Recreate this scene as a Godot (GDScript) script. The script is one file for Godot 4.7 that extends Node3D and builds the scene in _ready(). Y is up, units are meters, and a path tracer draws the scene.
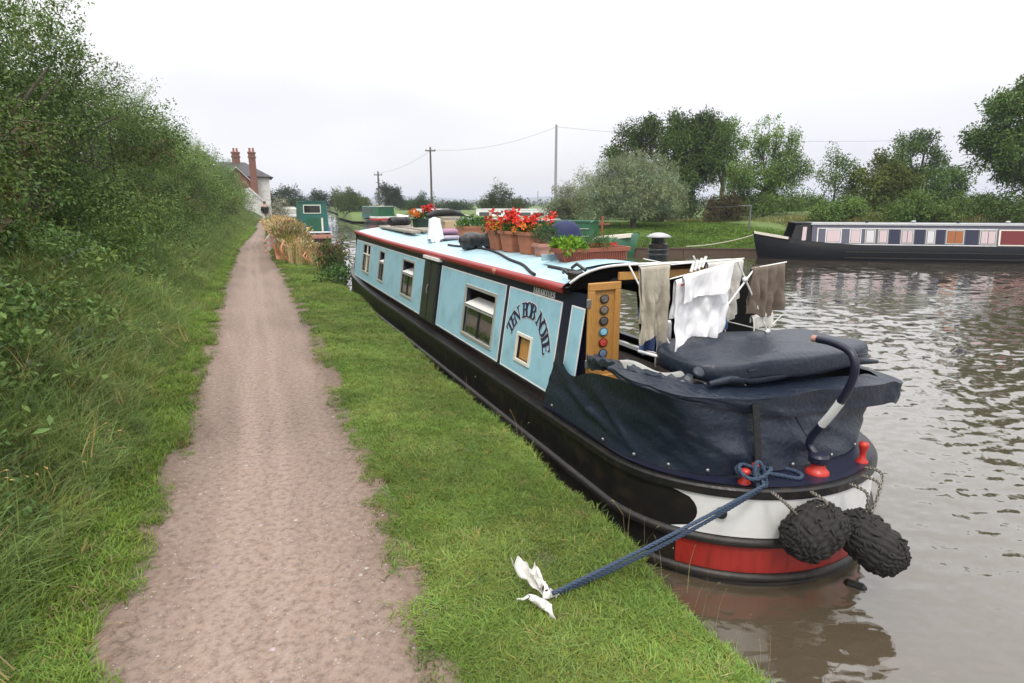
extends Node3D
# A canal towpath with a moored light blue narrowboat. u runs forward along the boat, v to its starboard side, h up from the water.

const YAW := 0.412856            # the heading of the boat and towpath, turned left of the camera's axis
const EYE := 2.15
var M := {}
var rng := RandomNumberGenerator.new()
var nz := FastNoiseLite.new()
var nz2 := FastNoiseLite.new()
var used := {}

# ------------------------------------------------------------------ mesh helper
class MB:
	var st := SurfaceTool.new()
	var n := 0
	func _init():
		st.begin(Mesh.PRIMITIVE_TRIANGLES)
		st.set_smooth_group(-1)
	func smooth(on: bool):
		st.set_smooth_group(0 if on else -1)
	func v(p: Vector3):
		st.add_vertex(p); n += 1
	func tri(a, b, c):
		v(a); v(b); v(c)
	func quad(a, b, c, d):
		v(a); v(b); v(c); v(a); v(c); v(d)
	func poly(p: Array, out: Vector3):     # a convex polygon whose face looks towards out
		var a: Vector3 = p[0]; var b: Vector3 = p[1]; var c: Vector3 = p[2]
		if (a - c).cross(a - b).dot(out) < 0.0:
			p = p.duplicate(); p.reverse()
		for i in range(1, p.size() - 1):
			tri(p[0], p[i], p[i + 1])
	func box(c: Vector3, s: Vector3, b := Basis.IDENTITY, ch := 0.0):
		var h := s * 0.5
		ch = minf(ch, minf(h.x, minf(h.y, h.z)) * 0.9)
		var I := [Vector3.RIGHT, Vector3.UP, Vector3.BACK]
		for ax in 3:
			var e1: Vector3 = I[(ax + 1) % 3]; var e2: Vector3 = I[(ax + 2) % 3]
			var k1 := h[(ax + 1) % 3] - ch; var k2 := h[(ax + 2) % 3] - ch
			for sg in [-1.0, 1.0]:
				var n_: Vector3 = I[ax] * sg
				var o: Vector3 = n_ * h[ax]
				poly([c + b * (o + e1 * k1 + e2 * k2), c + b * (o - e1 * k1 + e2 * k2), c + b * (o - e1 * k1 - e2 * k2), c + b * (o + e1 * k1 - e2 * k2)], b * n_)
		if ch <= 0.0: return
		for ax in 3:
			var i1 := (ax + 1) % 3; var i2 := (ax + 2) % 3
			for s1 in [-1.0, 1.0]:
				for s2 in [-1.0, 1.0]:
					var p := []
					for t in [[-1.0, 0], [1.0, 0], [1.0, 1], [-1.0, 1]]:
						var q := Vector3.ZERO
						q[ax] = t[0] * (h[ax] - ch)
						q[i1] = s1 * (h[i1] - (ch if t[1] == 1 else 0.0))
						q[i2] = s2 * (h[i2] - (0.0 if t[1] == 1 else ch))
						p.append(c + b * q)
					var d := Vector3.ZERO; d[i1] = s1; d[i2] = s2
					poly(p, b * d)
		for sx in [-1.0, 1.0]:
			for sy in [-1.0, 1.0]:
				for sz in [-1.0, 1.0]:
					var sv := Vector3(sx, sy, sz)
					poly([c + b * (sv * Vector3(h.x, h.y - ch, h.z - ch)), c + b * (sv * Vector3(h.x - ch, h.y, h.z - ch)), c + b * (sv * Vector3(h.x - ch, h.y - ch, h.z))], b * sv)
	func bar(a: Vector3, b_: Vector3, w: float, t: float, up := Vector3.UP, ch := 0.0):
		var z := (b_ - a).normalized()
		if absf(z.dot(up)) > 0.98: up = Vector3.RIGHT
		var x := up.cross(z).normalized()
		box((a + b_) * 0.5, Vector3(w, t, (b_ - a).length()), Basis(x, z.cross(x), z), ch)
	func grid(p: Array, closed := false):    # rows of points
		for i in p.size() - 1:
			var m: int = p[i].size()
			for j in (m if closed else m - 1):
				quad(p[i][j], p[i][(j + 1) % m], p[i + 1][(j + 1) % m], p[i + 1][j])
	func tube(p: Array, r, seg := 8, caps := true):
		smooth(true)
		var rows := []
		var x := Vector3.ZERO
		for i in p.size():
			var t: Vector3 = (p[mini(i + 1, p.size() - 1)] - p[maxi(i - 1, 0)]).normalized()
			if i == 0: x = (Vector3.UP if absf(t.y) < 0.9 else Vector3.RIGHT).cross(t).normalized()
			else: x = (x - t * x.dot(t)).normalized()
			var y := t.cross(x)
			var rr: float = r[i] if r is Array else r
			var row := []
			for k in seg:
				var a := TAU * k / seg
				row.append(p[i] + (x * cos(a) + y * sin(a)) * rr)
			rows.append(row)
		grid(rows, true)
		if caps:
			smooth(false)
			var t0: Vector3 = p[0] - p[1]
			poly(rows[0], t0); poly(rows[-1], p[-1] - p[-2])
	func lathe(prof: Array, at := Vector3.ZERO, b := Basis.IDENTITY, seg := 20, sm := true):   # [radius, height] pairs from the bottom up
		smooth(sm)
		var rows := []
		for q in prof:
			var row := []
			for k in seg:
				var a := -TAU * k / seg
				row.append(at + b * Vector3(cos(a) * q[0], q[1], sin(a) * q[0]))
			rows.append(row)
		grid(rows, true)
		smooth(false)
	func prism(base: Array, d: Vector3):    # a convex polygon pushed along d
		var top := []
		var mid := Vector3.ZERO
		for q in base: mid += q
		mid = mid / base.size() + d * 0.5
		for q in base: top.append(q + d)
		poly(base, -d); poly(top, d)
		for i in base.size():
			var j := (i + 1) % base.size()
			var c: Vector3 = (base[i] + base[j] + d) * 0.5
			var e: Vector3 = (base[j] - base[i])
			var o := e.cross(d)
			if o.dot(c - mid) < 0: o = -o
			poly([base[i], base[j], top[j], top[i]], o)
	func mesh() -> ArrayMesh:
		st.generate_normals()
		return st.commit()

# ------------------------------------------------------------------ naming and tagging
func numbered(n: String) -> String:
	if not used.has(n):
		used[n] = 0
		return n
	used[n] += 1
	return "%s_%03d" % [n, used[n]]
func tag(o: Node, label: String, category: String, group := "", kind := ""):
	o.set_meta("label", label)
	if category: o.set_meta("category", category)
	if group: o.set_meta("group", group)
	if kind: o.set_meta("kind", kind)
	return o
func thing(called: String, label: String, category: String, at := Vector3.ZERO, turn := 0.0, group := "") -> Node3D:
	var o := Node3D.new()
	o.name = numbered(called); add_child(o)
	o.position = at; o.rotation.y = turn
	tag(o, label, category, group)
	return o
func part(called: String, mb, mat: Material, parent: Node, label := "") -> MeshInstance3D:
	var o := MeshInstance3D.new()
	o.name = called if parent != self else numbered(called)
	o.mesh = mb.mesh() if mb is MB else mb
	o.material_override = mat
	parent.add_child(o, true)
	if label: o.set_meta("label", label)
	return o
func scatter(called: String, mesh: Mesh, mat: Material, xf: Array, cols: Array, parent: Node = self) -> MultiMeshInstance3D:
	var mm := MultiMesh.new()
	mm.transform_format = MultiMesh.TRANSFORM_3D
	mm.use_colors = true
	mm.mesh = mesh
	mm.instance_count = xf.size()
	for i in xf.size():
		mm.set_instance_transform(i, xf[i])
		mm.set_instance_color(i, cols[i])
	var o := MultiMeshInstance3D.new()
	o.multimesh = mm
	o.material_override = mat
	o.name = called if parent != self else numbered(called)
	parent.add_child(o, true)
	o.set_meta("kind", "stuff")
	return o

# ------------------------------------------------------------------ frames
func W(u: float, v: float, h := 0.0) -> Vector3:
	return Vector3(-sin(YAW) * u + cos(YAW) * v, h, -cos(YAW) * u - sin(YAW) * v)
func UV(p: Vector3) -> Vector2:
	return Vector2(-sin(YAW) * p.x - cos(YAW) * p.z, cos(YAW) * p.x - sin(YAW) * p.z)
func L(u: float, v: float, h: float) -> Vector3:      # in the narrowboat's own frame
	return Vector3(v - 2.98, h, 2.2 - u)
func tab(t: Array, x: float) -> float:
	if x <= t[0][0]: return t[0][1]
	for i in t.size() - 1:
		if x <= t[i + 1][0]:
			var k: float = (x - t[i][0]) / (t[i + 1][0] - t[i][0])
			return lerpf(t[i][1], t[i + 1][1], k)
	return t[-1][1]
func rnd(a: float, b: float) -> float:
	return rng.randf_range(a, b)
func unit() -> Vector3:
	var z := rnd(-1, 1); var a := rnd(0, TAU); var r := sqrt(1 - z * z)
	return Vector3(r * cos(a), z, r * sin(a))

# ------------------------------------------------------------------ materials
func noise_tex(freq: float, ramp: Array, size := 512, type := FastNoiseLite.TYPE_SIMPLEX_SMOOTH, oct := 4, sd := 1, normal := 0.0) -> NoiseTexture2D:
	var f := FastNoiseLite.new()
	f.noise_type = type; f.frequency = freq; f.fractal_octaves = oct; f.seed = sd
	if type == FastNoiseLite.TYPE_CELLULAR: f.cellular_return_type = FastNoiseLite.RETURN_CELL_VALUE
	var t := NoiseTexture2D.new()
	t.noise = f; t.width = size; t.height = size; t.seamless = true
	if normal > 0.0:
		t.as_normal_map = true; t.bump_strength = normal
	elif ramp.size():
		var g := Gradient.new()
		g.offsets = PackedFloat32Array(ramp.map(func(r): return r[0]))
		g.colors = PackedColorArray(ramp.map(func(r): return r[1].linear_to_srgb()))
		t.color_ramp = g
	return t
func mat(c: Color, rough := 0.6, metal := 0.0) -> StandardMaterial3D:
	var m := StandardMaterial3D.new()
	m.albedo_color = c.linear_to_srgb(); m.roughness = rough; m.metallic = metal
	return m
func tri_tex(m: StandardMaterial3D, albedo: Texture2D, normal: Texture2D, scale: float, nscale := 1.0, world := false):
	m.uv1_triplanar = true; m.uv1_world_triplanar = world
	m.uv1_scale = Vector3.ONE * scale
	if albedo: m.albedo_texture = albedo
	if normal:
		m.normal_enabled = true; m.normal_texture = normal; m.normal_scale = nscale
	return m
func leaf_mat(rough := 0.55, back := 0.5) -> StandardMaterial3D:
	var m := mat(Color(1, 1, 1), rough)
	m.vertex_color_use_as_albedo = true
	m.metallic_specular = 0.22
	m.backlight_enabled = true
	m.backlight = Color(back * 0.9, back, back * 0.45)
	m.cull_mode = BaseMaterial3D.CULL_DISABLED
	return m
func make_materials():
	var fine := noise_tex(0.05, [], 512, FastNoiseLite.TYPE_SIMPLEX_SMOOTH, 4, 7, 6.0)
	var soft := noise_tex(0.012, [], 512, FastNoiseLite.TYPE_SIMPLEX_SMOOTH, 3, 8, 10.0)
	var wear := noise_tex(0.01, [[0.0, Color(0.72, 0.72, 0.72)], [0.45, Color(0.95, 0.95, 0.95)], [1.0, Color(1, 1, 1)]], 512, FastNoiseLite.TYPE_SIMPLEX_SMOOTH, 5, 9)
	var rusty := noise_tex(0.012, [[0.0, Color(0.30, 0.30, 0.30)], [0.55, Color(0.40, 0.39, 0.38)], [0.68, Color(0.55, 0.50, 0.44)], [0.76, Color(1.0, 0.72, 0.50)], [1.0, Color(0.8, 0.7, 0.6)]], 512, FastNoiseLite.TYPE_SIMPLEX_SMOOTH, 6, 15)
	M.black = tri_tex(mat(Color(0.030, 0.029, 0.028), 0.34), rusty, soft, 0.6, 0.15)
	var grime := noise_tex(0.014, [[0.0, Color(0.50, 0.44, 0.36)], [0.30, Color(0.84, 0.81, 0.76)], [0.5, Color(0.97, 0.97, 0.96)], [1.0, Color(1, 1, 1)]], 512, FastNoiseLite.TYPE_SIMPLEX_SMOOTH, 6, 17)
	M.black_far = mat(Color(0.006, 0.007, 0.009), 0.45); M.black_far.metallic_specular = 0.25
	M.black_matt = tri_tex(mat(Color(0.012, 0.012, 0.013), 0.6), wear, fine, 1.0, 0.2)
	M.gunwale = tri_tex(mat(Color(0.034, 0.033, 0.034), 0.36), rusty, fine, 1.3, 0.25)
	M.strake = tri_tex(mat(Color(0.045, 0.04, 0.036), 0.5), rusty, fine, 1.5, 0.3)
	M.blue = tri_tex(mat(Color(0.34, 0.60, 0.72), 0.32), wear, soft, 0.6, 0.05)
	M.roof_blue = tri_tex(mat(Color(0.42, 0.62, 0.70), 0.38), wear, fine, 0.9, 0.15)
	M.cream = mat(Color(0.72, 0.68, 0.58), 0.4)
	M.white = tri_tex(mat(Color(0.78, 0.78, 0.77), 0.34), wear, soft, 0.8, 0.05)
	M.red = tri_tex(mat(Color(0.36, 0.025, 0.018), 0.35), grime, soft, 0.9, 0.08)
	for k in [M.red]: k.uv1_scale = Vector3(2.6, 0.7, 2.6)
	M.red_bright = tri_tex(mat(Color(0.50, 0.03, 0.02), 0.35), wear, fine, 1.2, 0.1)
	M.red_rail = tri_tex(mat(Color(0.33, 0.03, 0.028), 0.4), wear, fine, 0.8, 0.12)
	M.navy = mat(Color(0.01, 0.012, 0.03), 0.35)
	M.letter = mat(Color(0.02, 0.02, 0.06), 0.4)
	M.letter_edge = mat(Color(0.62, 0.55, 0.55), 0.5)
	M.glass = mat(Color(0.02, 0.025, 0.02), 0.03); M.glass.metallic_specular = 1.0
	M.pane = mat(Color(0.03, 0.045, 0.03, 0.35), 0.02); M.pane.transparency = BaseMaterial3D.TRANSPARENCY_ALPHA; M.pane.metallic_specular = 1.0
	M.alu = mat(Color(0.55, 0.54, 0.5), 0.4, 0.6)
	M.brass = mat(Color(0.55, 0.38, 0.12), 0.35, 0.9)
	M.steel = mat(Color(0.35, 0.35, 0.34), 0.4, 0.8)
	M.chain = mat(Color(0.25, 0.23, 0.2), 0.5, 0.7)
	M.sky_white = tri_tex(mat(Color(0.78, 0.77, 0.74), 0.55), wear, fine, 5.0, 0.3)  # white albedo stands in for sky mirrored in the tilted hopper glass
	var grain := noise_tex(0.02, [[0.0, Color(0.36, 0.17, 0.045)], [0.4, Color(0.46, 0.235, 0.065)], [0.7, Color(0.52, 0.28, 0.085)], [1.0, Color(0.42, 0.21, 0.06)]], 512, FastNoiseLite.TYPE_SIMPLEX_SMOOTH, 5, 11)
	M.pine = tri_tex(mat(Color(1, 1, 1), 0.35), grain, fine, 1.0, 0.12); M.pine.uv1_scale = Vector3(9, 0.9, 9)
	M.wood_grey = tri_tex(mat(Color(0.32, 0.28, 0.23), 0.8), wear, fine, 2.0, 0.5)
	M.wood_dark = tri_tex(mat(Color(0.10, 0.065, 0.045), 0.85), wear, fine, 2.0, 0.6)
	var crinkle := noise_tex(0.022, [], 512, FastNoiseLite.TYPE_SIMPLEX_SMOOTH, 6, 18, 9.0)
	M.vinyl = tri_tex(mat(Color(0.013, 0.020, 0.036), 0.38), wear, crinkle, 2.0, 0.45)
	M.vinyl_in = tri_tex(mat(Color(0.38, 0.38, 0.36), 0.6), wear, fine, 3.0, 0.3)
	var weave := noise_tex(0.09, [], 512, FastNoiseLite.TYPE_SIMPLEX_SMOOTH, 3, 12, 5.0)
	M.cloth_beige = tri_tex(mat(Color(0.42, 0.38, 0.31), 0.9), wear, weave, 4.0, 0.4)
	M.cloth_white = tri_tex(mat(Color(0.80, 0.80, 0.83), 0.85), null, weave, 4.0, 0.25)
	M.cloth_cream = tri_tex(mat(Color(0.60, 0.58, 0.54), 0.9), wear, weave, 4.0, 0.4)
	M.cloth_brown = tri_tex(mat(Color(0.16, 0.125, 0.10), 0.95), wear, weave, 4.0, 0.6)
	M.denim = tri_tex(mat(Color(0.07, 0.13, 0.27), 0.9), wear, weave, 5.0, 0.5)
	M.cloth_blue = tri_tex(mat(Color(0.10, 0.16, 0.36), 0.9), wear, weave, 5.0, 0.4)
	M.airer = mat(Color(0.78, 0.78, 0.76), 0.35)
	M.terracotta = tri_tex(mat(Color(0.42, 0.155, 0.085), 0.75), wear, fine, 3.0, 0.3)
	M.terracotta_dark = tri_tex(mat(Color(0.30, 0.085, 0.05), 0.7), wear, fine, 3.0, 0.3)
	M.pot_pink = tri_tex(mat(Color(0.48, 0.22, 0.16), 0.75), wear, fine, 3.0, 0.3)
	M.soil = tri_tex(mat(Color(0.03, 0.02, 0.013), 0.95), wear, fine, 5.0, 1.0)
	M.blue_cover = tri_tex(mat(Color(0.006, 0.013, 0.07), 0.7), wear, soft, 3.0, 0.3)
	M.sack = tri_tex(mat(Color(0.02, 0.02, 0.022), 0.4), wear, soft, 6.0, 0.6)
	M.mauve = tri_tex(mat(Color(0.36, 0.2, 0.3), 0.9), wear, weave, 5.0, 0.5)
	M.lilac = tri_tex(mat(Color(0.58, 0.5, 0.58), 0.9), wear, weave, 5.0, 0.5)
	M.rope_blue = tri_tex(mat(Color(0.04, 0.065, 0.11), 0.85), wear, weave, 14.0, 1.0)
	M.rope_black = tri_tex(mat(Color(0.02, 0.02, 0.022), 0.85), wear, weave, 14.0, 1.0)
	M.rope_pale = mat(Color(0.5, 0.46, 0.38), 0.9)
	M.fender = tri_tex(mat(Color(0.020, 0.018, 0.016), 0.85), wear, weave, 10.0, 1.0)
	M.plastic_bag = tri_tex(mat(Color(0.78, 0.76, 0.74), 0.35), null, soft, 7.0, 0.3)
	M.plastic_bag.backlight_enabled = true; M.plastic_bag.backlight = Color(0.6, 0.58, 0.55)
	M.orange_net = mat(Color(0.68, 0.30, 0.17), 0.6)
	M.orange_board = mat(Color(0.72, 0.42, 0.34), 0.7)
	M.green_paint = tri_tex(mat(Color(0.012, 0.10, 0.045), 0.45), wear, soft, 0.9, 0.1)
	M.green_teal = tri_tex(mat(Color(0.02, 0.13, 0.11), 0.45), wear, soft, 0.9, 0.1)
	M.grey_roof = mat(Color(0.42, 0.43, 0.44), 0.5)
	M.grey_navy = mat(Color(0.10, 0.10, 0.14), 0.45)
	M.navy_panel = mat(Color(0.018, 0.02, 0.05), 0.4)
	M.maroon = mat(Color(0.16, 0.018, 0.02), 0.4)
	M.curtain_pink = mat(Color(0.60, 0.48, 0.50), 0.8)
	M.hedge_reflection = mat(Color(0.05, 0.075, 0.025), 0.7)
	M.curtain_white = mat(Color(0.62, 0.61, 0.64), 0.8)
	M.curtain_orange = mat(Color(0.36, 0.13, 0.05), 0.8)
	M.render_white = tri_tex(mat(Color(0.66, 0.65, 0.62), 0.9), wear, fine, 0.4, 0.3)
	var brick := noise_tex(0.2, [[0.0, Color(0.13, 0.055, 0.04)], [0.5, Color(0.20, 0.085, 0.058)], [1.0, Color(0.26, 0.13, 0.09)]], 256, FastNoiseLite.TYPE_CELLULAR, 1, 4)
	M.brick = tri_tex(mat(Color(1, 1, 1), 0.9), brick, fine, 0.5, 0.5)
	M.slate = tri_tex(mat(Color(0.06, 0.055, 0.06), 0.7), wear, fine, 0.7, 0.5)
	var barkt := noise_tex(0.03, [[0.0, Color(0.035, 0.028, 0.02)], [0.5, Color(0.09, 0.075, 0.055)], [1.0, Color(0.16, 0.14, 0.11)]], 256, FastNoiseLite.TYPE_SIMPLEX_SMOOTH, 5, 3)
	M.bark = tri_tex(mat(Color(1, 1, 1), 0.95), barkt, fine, 1.0, 0.8)
	M.pole_wood = mat(Color(0.09, 0.075, 0.06), 0.9)
	M.post_grey = mat(Color(0.13, 0.14, 0.14), 0.6)
	M.pole_grey = mat(Color(0.28, 0.28, 0.29), 0.6)
	M.leaf = leaf_mat(); M.grass = leaf_mat(0.6, 0.6); M.petal = leaf_mat(0.6, 0.4); M.dry = leaf_mat(0.75, 0.3)
	var stone := mat(Color(1, 1, 1), 0.85); stone.vertex_color_use_as_albedo = true; M.stone = stone
	# the towpath: trodden pinkish grit over two scales
	var grit := noise_tex(0.02, [[0.0, Color(0.34, 0.28, 0.25)], [0.3, Color(0.66, 0.57, 0.52)], [0.5, Color(0.84, 0.74, 0.69)], [0.7, Color(0.93, 0.83, 0.77)], [1.0, Color(1, 0.95, 0.9)]], 1024, FastNoiseLite.TYPE_SIMPLEX_SMOOTH, 8, 21)
	grit.noise.fractal_gain = 0.68
	M.path = mat(Color(0.32, 0.27, 0.238), 0.95)
	tri_tex(M.path, grit, noise_tex(0.06, [], 1024, FastNoiseLite.TYPE_SIMPLEX_SMOOTH, 6, 22, 5.0), 0.9, 0.6, true)
	M.path.vertex_color_use_as_albedo = true
	var earth := noise_tex(0.03, [[0.0, Color(0.035, 0.045, 0.016)], [0.5, Color(0.055, 0.075, 0.022)], [1.0, Color(0.085, 0.095, 0.035)]], 512, FastNoiseLite.TYPE_SIMPLEX_SMOOTH, 5, 31)
	M.ground = tri_tex(mat(Color(1, 1, 1), 0.95), earth, fine, 0.8, 0.8, true)
	var lawn := noise_tex(0.02, [[0.0, Color(0.07, 0.12, 0.025)], [0.5, Color(0.10, 0.155, 0.035)], [1.0, Color(0.14, 0.17, 0.05)]], 512, FastNoiseLite.TYPE_SIMPLEX_SMOOTH, 5, 33)
	M.far_ground = tri_tex(mat(Color(1, 1, 1), 0.95), lawn, fine, 0.15, 0.6, true)
	M.hill = mat(Color(0.05, 0.07, 0.05), 0.95)
	# murky brown canal water with ripples of two sizes
	var w := mat(Color(0.074, 0.058, 0.038), 0.03)
	w.metallic_specular = 0.85
	w.normal_enabled = true
	w.normal_texture = noise_tex(0.011, [], 1024, FastNoiseLite.TYPE_SIMPLEX_SMOOTH, 3, 41, 7.0)
	w.normal_scale = 0.3
	w.clearcoat_enabled = true; w.clearcoat = 0.7; w.clearcoat_roughness = 0.02
	M.water = w

# ------------------------------------------------------------------ the lie of the land
const PATH_C := [[-6, -0.1], [2, -0.04], [5, 0.06], [8, 0.15], [14, 0.2], [20, 0.3], [27, 0.44], [35, 0.82], [49, 1.5], [63, 2.2], [72, 3.0], [82, 4.6], [95, 7.5]]
const PATH_W := [[-6, 0.55], [2, 0.56], [5, 0.58], [8, 0.62], [14, 0.63], [20, 0.60], [27, 0.52], [35, 0.42], [49, 0.36], [63, 0.33], [95, 0.4]]
const BANK := [[-6, 1.48], [1.4, 1.64], [2.8, 1.74], [5.8, 1.80], [8.1, 1.85], [13.8, 1.98], [17, 2.05], [25, 2.3], [38, 3.1], [50, 4.2], [65, 6.0], [80, 8.0], [95, 10.5]]
const LEFT_RISE := [[0.0, 0.5], [0.3, 0.53], [0.8, 0.78], [1.4, 1.15], [2.2, 1.5], [3.2, 1.7], [10.0, 1.9], [40.0, 2.1]]
func bank_v(u: float) -> float:
	return tab(BANK, u) + nz.get_noise_1d(u * 60.0) * 0.09 + nz.get_noise_1d(u * 300.0 + 999.0) * 0.03
func path_edge(u: float, side: float) -> float:
	return tab(PATH_C, u) + side * (tab(PATH_W, u) + nz.get_noise_1d(u * 55.0 + side * 500.0) * 0.045 + nz.get_noise_1d(u * 200.0 + side * 900.0) * 0.015)
func ground_h(u: float, v: float) -> float:
	var c := tab(PATH_C, u); var hw := tab(PATH_W, u)
	var w := v - c
	var b := nz.get_noise_2d(u * 40.0, v * 40.0) * 0.03
	if w < -hw:
		var e := -hw - w
		return tab(LEFT_RISE, e) + b * (1.0 + minf(e, 3.0) * 2.0)
	if w <= hw:
		return 0.492 - 0.025 * (1.0 - pow(w / hw, 2.0)) + b * 0.15
	var bank := bank_v(u)
	var k := clampf((w - hw) / maxf(bank - c - hw, 0.05), 0.0, 1.0)
	return lerpf(0.5, 0.42, k * k) + b * 0.6 - 0.1 * smoothstep(0.9, 1.0, k)

func u_rows(a: float, b: float) -> Array:
	var r := []
	var u := a
	while u < b:
		r.append(u)
		u += clampf(0.06 + maxf(u - 3.0, 0.0) * 0.03, 0.06, 1.5)
	r.append(b)
	return r

func build_near_ground():
	var mb := MB.new(); mb.smooth(true)
	var rows := []
	for u in u_rows(-2.0, 95.0) + [120.0, 200.0, 400.0, 900.0]:
		var row := []
		var c := tab(PATH_C, u); var hw := tab(PATH_W, u); var bank := bank_v(u)
		for e in [300.0, 80.0, 40.0, 20.0, 10.0, 6.0, 4.0, 3.2, 2.7, 2.2, 1.8, 1.4, 1.1, 0.8, 0.6, 0.45, 0.3, 0.15]:
			var v: float = c - hw - e
			row.append(W(u, v, ground_h(u, v)))
		for k in [-1.0, -0.6, 0.0, 0.6, 1.0]:
			row.append(W(u, c + hw * k, ground_h(u, c + hw * k) - 0.02))
		for k in [0.1, 0.2, 0.3, 0.4, 0.5, 0.6, 0.7, 0.8, 0.87, 0.93, 0.97, 1.0]:
			var v: float = lerpf(c + hw, bank, k)
			row.append(W(u, v, ground_h(u, v)))
		row.append(W(u, bank + 0.015 + nz.get_noise_1d(u * 700.0) * 0.02, 0.2))
		row.append(W(u, bank - 0.02, -0.5))
		rows.append(row)
	mb.grid(rows)
	part("ground", mb, M.ground, self).set_meta("kind", "structure")
	tag(get_node("ground"), "grassy earth bank of the towpath rising to the hedge", "")

func build_path():
	var pos := PackedVector3Array(); var nor := PackedVector3Array(); var col := PackedColorArray(); var idx := PackedInt32Array()
	var us := u_rows(-2.0, 95.0)
	var NC := 41
	for u in us:
		var a := path_edge(u, -1.0) - 0.09; var b := path_edge(u, 1.0) + 0.09
		var c := tab(PATH_C, u)
		for j in NC:
			var v := lerpf(a, b, j / float(NC - 1))
			var w := (v - c) / 0.58
			pos.append(W(u, v, ground_h(u, v) + 0.004))
			# wear: two paler trodden lines, darker damp grit along the edges
			var wob := nz.get_noise_1d(u * 25.0) * 0.12
			var track := exp(-pow((w + 0.22 + wob) / 0.14, 2.0)) * 0.7 + exp(-pow((w - 0.12 + wob) / 0.1, 2.0)) * 0.6
			var edge := smoothstep(0.65, 1.12, absf(w) + nz.get_noise_2d(u * 120.0, v * 200.0) * 0.25)
			var patch := nz.get_noise_2d(u * 22.0, v * 60.0)
			var k := 0.82 + track * 0.30 - edge * 0.26 + patch * 0.24 + nz.get_noise_2d(u * 45.0, v * 420.0) * 0.12
			col.append(Color(k, k * (0.985 - edge * 0.05 + track * 0.015), k * (0.97 - edge * 0.09 + track * 0.03)))
	for i in us.size():
		for j in NC:
			var p := pos[i * NC + j]
			var du := pos[mini(i + 1, us.size() - 1) * NC + j] - pos[maxi(i - 1, 0) * NC + j]
			var dv := pos[i * NC + mini(j + 1, NC - 1)] - pos[i * NC + maxi(j - 1, 0)]
			nor.append(dv.cross(du).normalized())
	for i in us.size() - 1:
		for j in NC - 1:
			var a := i * NC + j; var b := a + 1; var c := a + NC; var d := c + 1
			idx.append_array([a, c, b, b, c, d])
	if nor[0].y < 0:
		for i in nor.size(): nor[i] = -nor[i]
	var arr := []; arr.resize(Mesh.ARRAY_MAX)
	arr[Mesh.ARRAY_VERTEX] = pos; arr[Mesh.ARRAY_NORMAL] = nor; arr[Mesh.ARRAY_COLOR] = col; arr[Mesh.ARRAY_INDEX] = idx
	var am := ArrayMesh.new(); am.add_surface_from_arrays(Mesh.PRIMITIVE_TRIANGLES, arr)
	var o := part("path", am, M.path, self)
	tag(o, "trodden pinkish grit towpath beside the canal", "", "", "structure")

const FAR_BANK := [[60, -8], [40, -18.5], [28, -22.4], [20.5, -24.2], [13, -25.7], [9.5, -26.6], [5.4, -27.0], [-3.4, -30.2], [-6.5, -40], [-9, -56], [-13, -66], [-17.5, -68.5], [-24, -86], [-31, -112], [-60, -200]]
func far_row(p: Vector2) -> Array:
	var d := (p - Vector2(0, -4)).normalized()
	var row := []
	for q in [[0.0, 0.19], [0.6, 0.27], [2.0, 0.48], [4.0, 0.72], [7.0, 0.95], [12.0, 1.05], [25.0, 1.1], [60.0, 1.1], [200.0, 1.0], [700.0, 0.5], [2500.0, -2.0]]:
		var x: Vector2 = p + d * q[0]
		var rise := 0.55 * smoothstep(12.0, 19.0, x.x) * smoothstep(1.0, 6.0, q[0]) if q[0] < 100 else 0.0
		row.append(Vector3(x.x, q[1] + rise + nz.get_noise_2d(x.x * 8.0, x.y * 8.0) * 0.12 * minf(q[0], 4.0) / 4.0, x.y))
	return row
func build_far_bank():
	var mb := MB.new(); mb.smooth(true)
	var rows := []
	for i in FAR_BANK.size() - 1:
		var a := Vector2(FAR_BANK[i][0], FAR_BANK[i][1]); var b := Vector2(FAR_BANK[i + 1][0], FAR_BANK[i + 1][1])
		var n := int(maxf(1, a.distance_to(b) / 1.5))
		for k in n:
			rows.append(far_row(a.lerp(b, k / float(n))))
	rows.append(far_row(Vector2(FAR_BANK[-1][0], FAR_BANK[-1][1])))
	mb.grid(rows)
	tag(part("far_ground", mb, M.far_ground, self), "mown grass and fields on the opposite bank", "", "", "structure")
	# the timber piling that holds the opposite bank
	var t := thing("bank_piling", "dark weathered timber piling along the water's edge of the opposite lawn", "piling")
	for i in range(1, 9):
		var a := Vector2(FAR_BANK[i][0], FAR_BANK[i][1]); var b := Vector2(FAR_BANK[i + 1][0], FAR_BANK[i + 1][1])
		var d := (b - a).normalized()
		var n := int(a.distance_to(b) / 2.4) + 1
		for k in n:
			var p0 := a.lerp(b, k / float(n)); var p1 := a.lerp(b, (k + 1) / float(n)) - d * 0.02
			var m := MB.new()
			m.bar(Vector3(p0.x, 0.0, p0.y), Vector3(p1.x, 0.0, p1.y), 0.1, 0.42 + 0.02 * (k % 3))
			part("board", m, M.wood_dark, t)
		var c := MB.new()
		c.bar(Vector3(a.x, 0.225, a.y), Vector3(b.x, 0.225, b.y), 0.16, 0.05)
		part("capping_rail", c, M.wood_dark, t)

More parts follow.
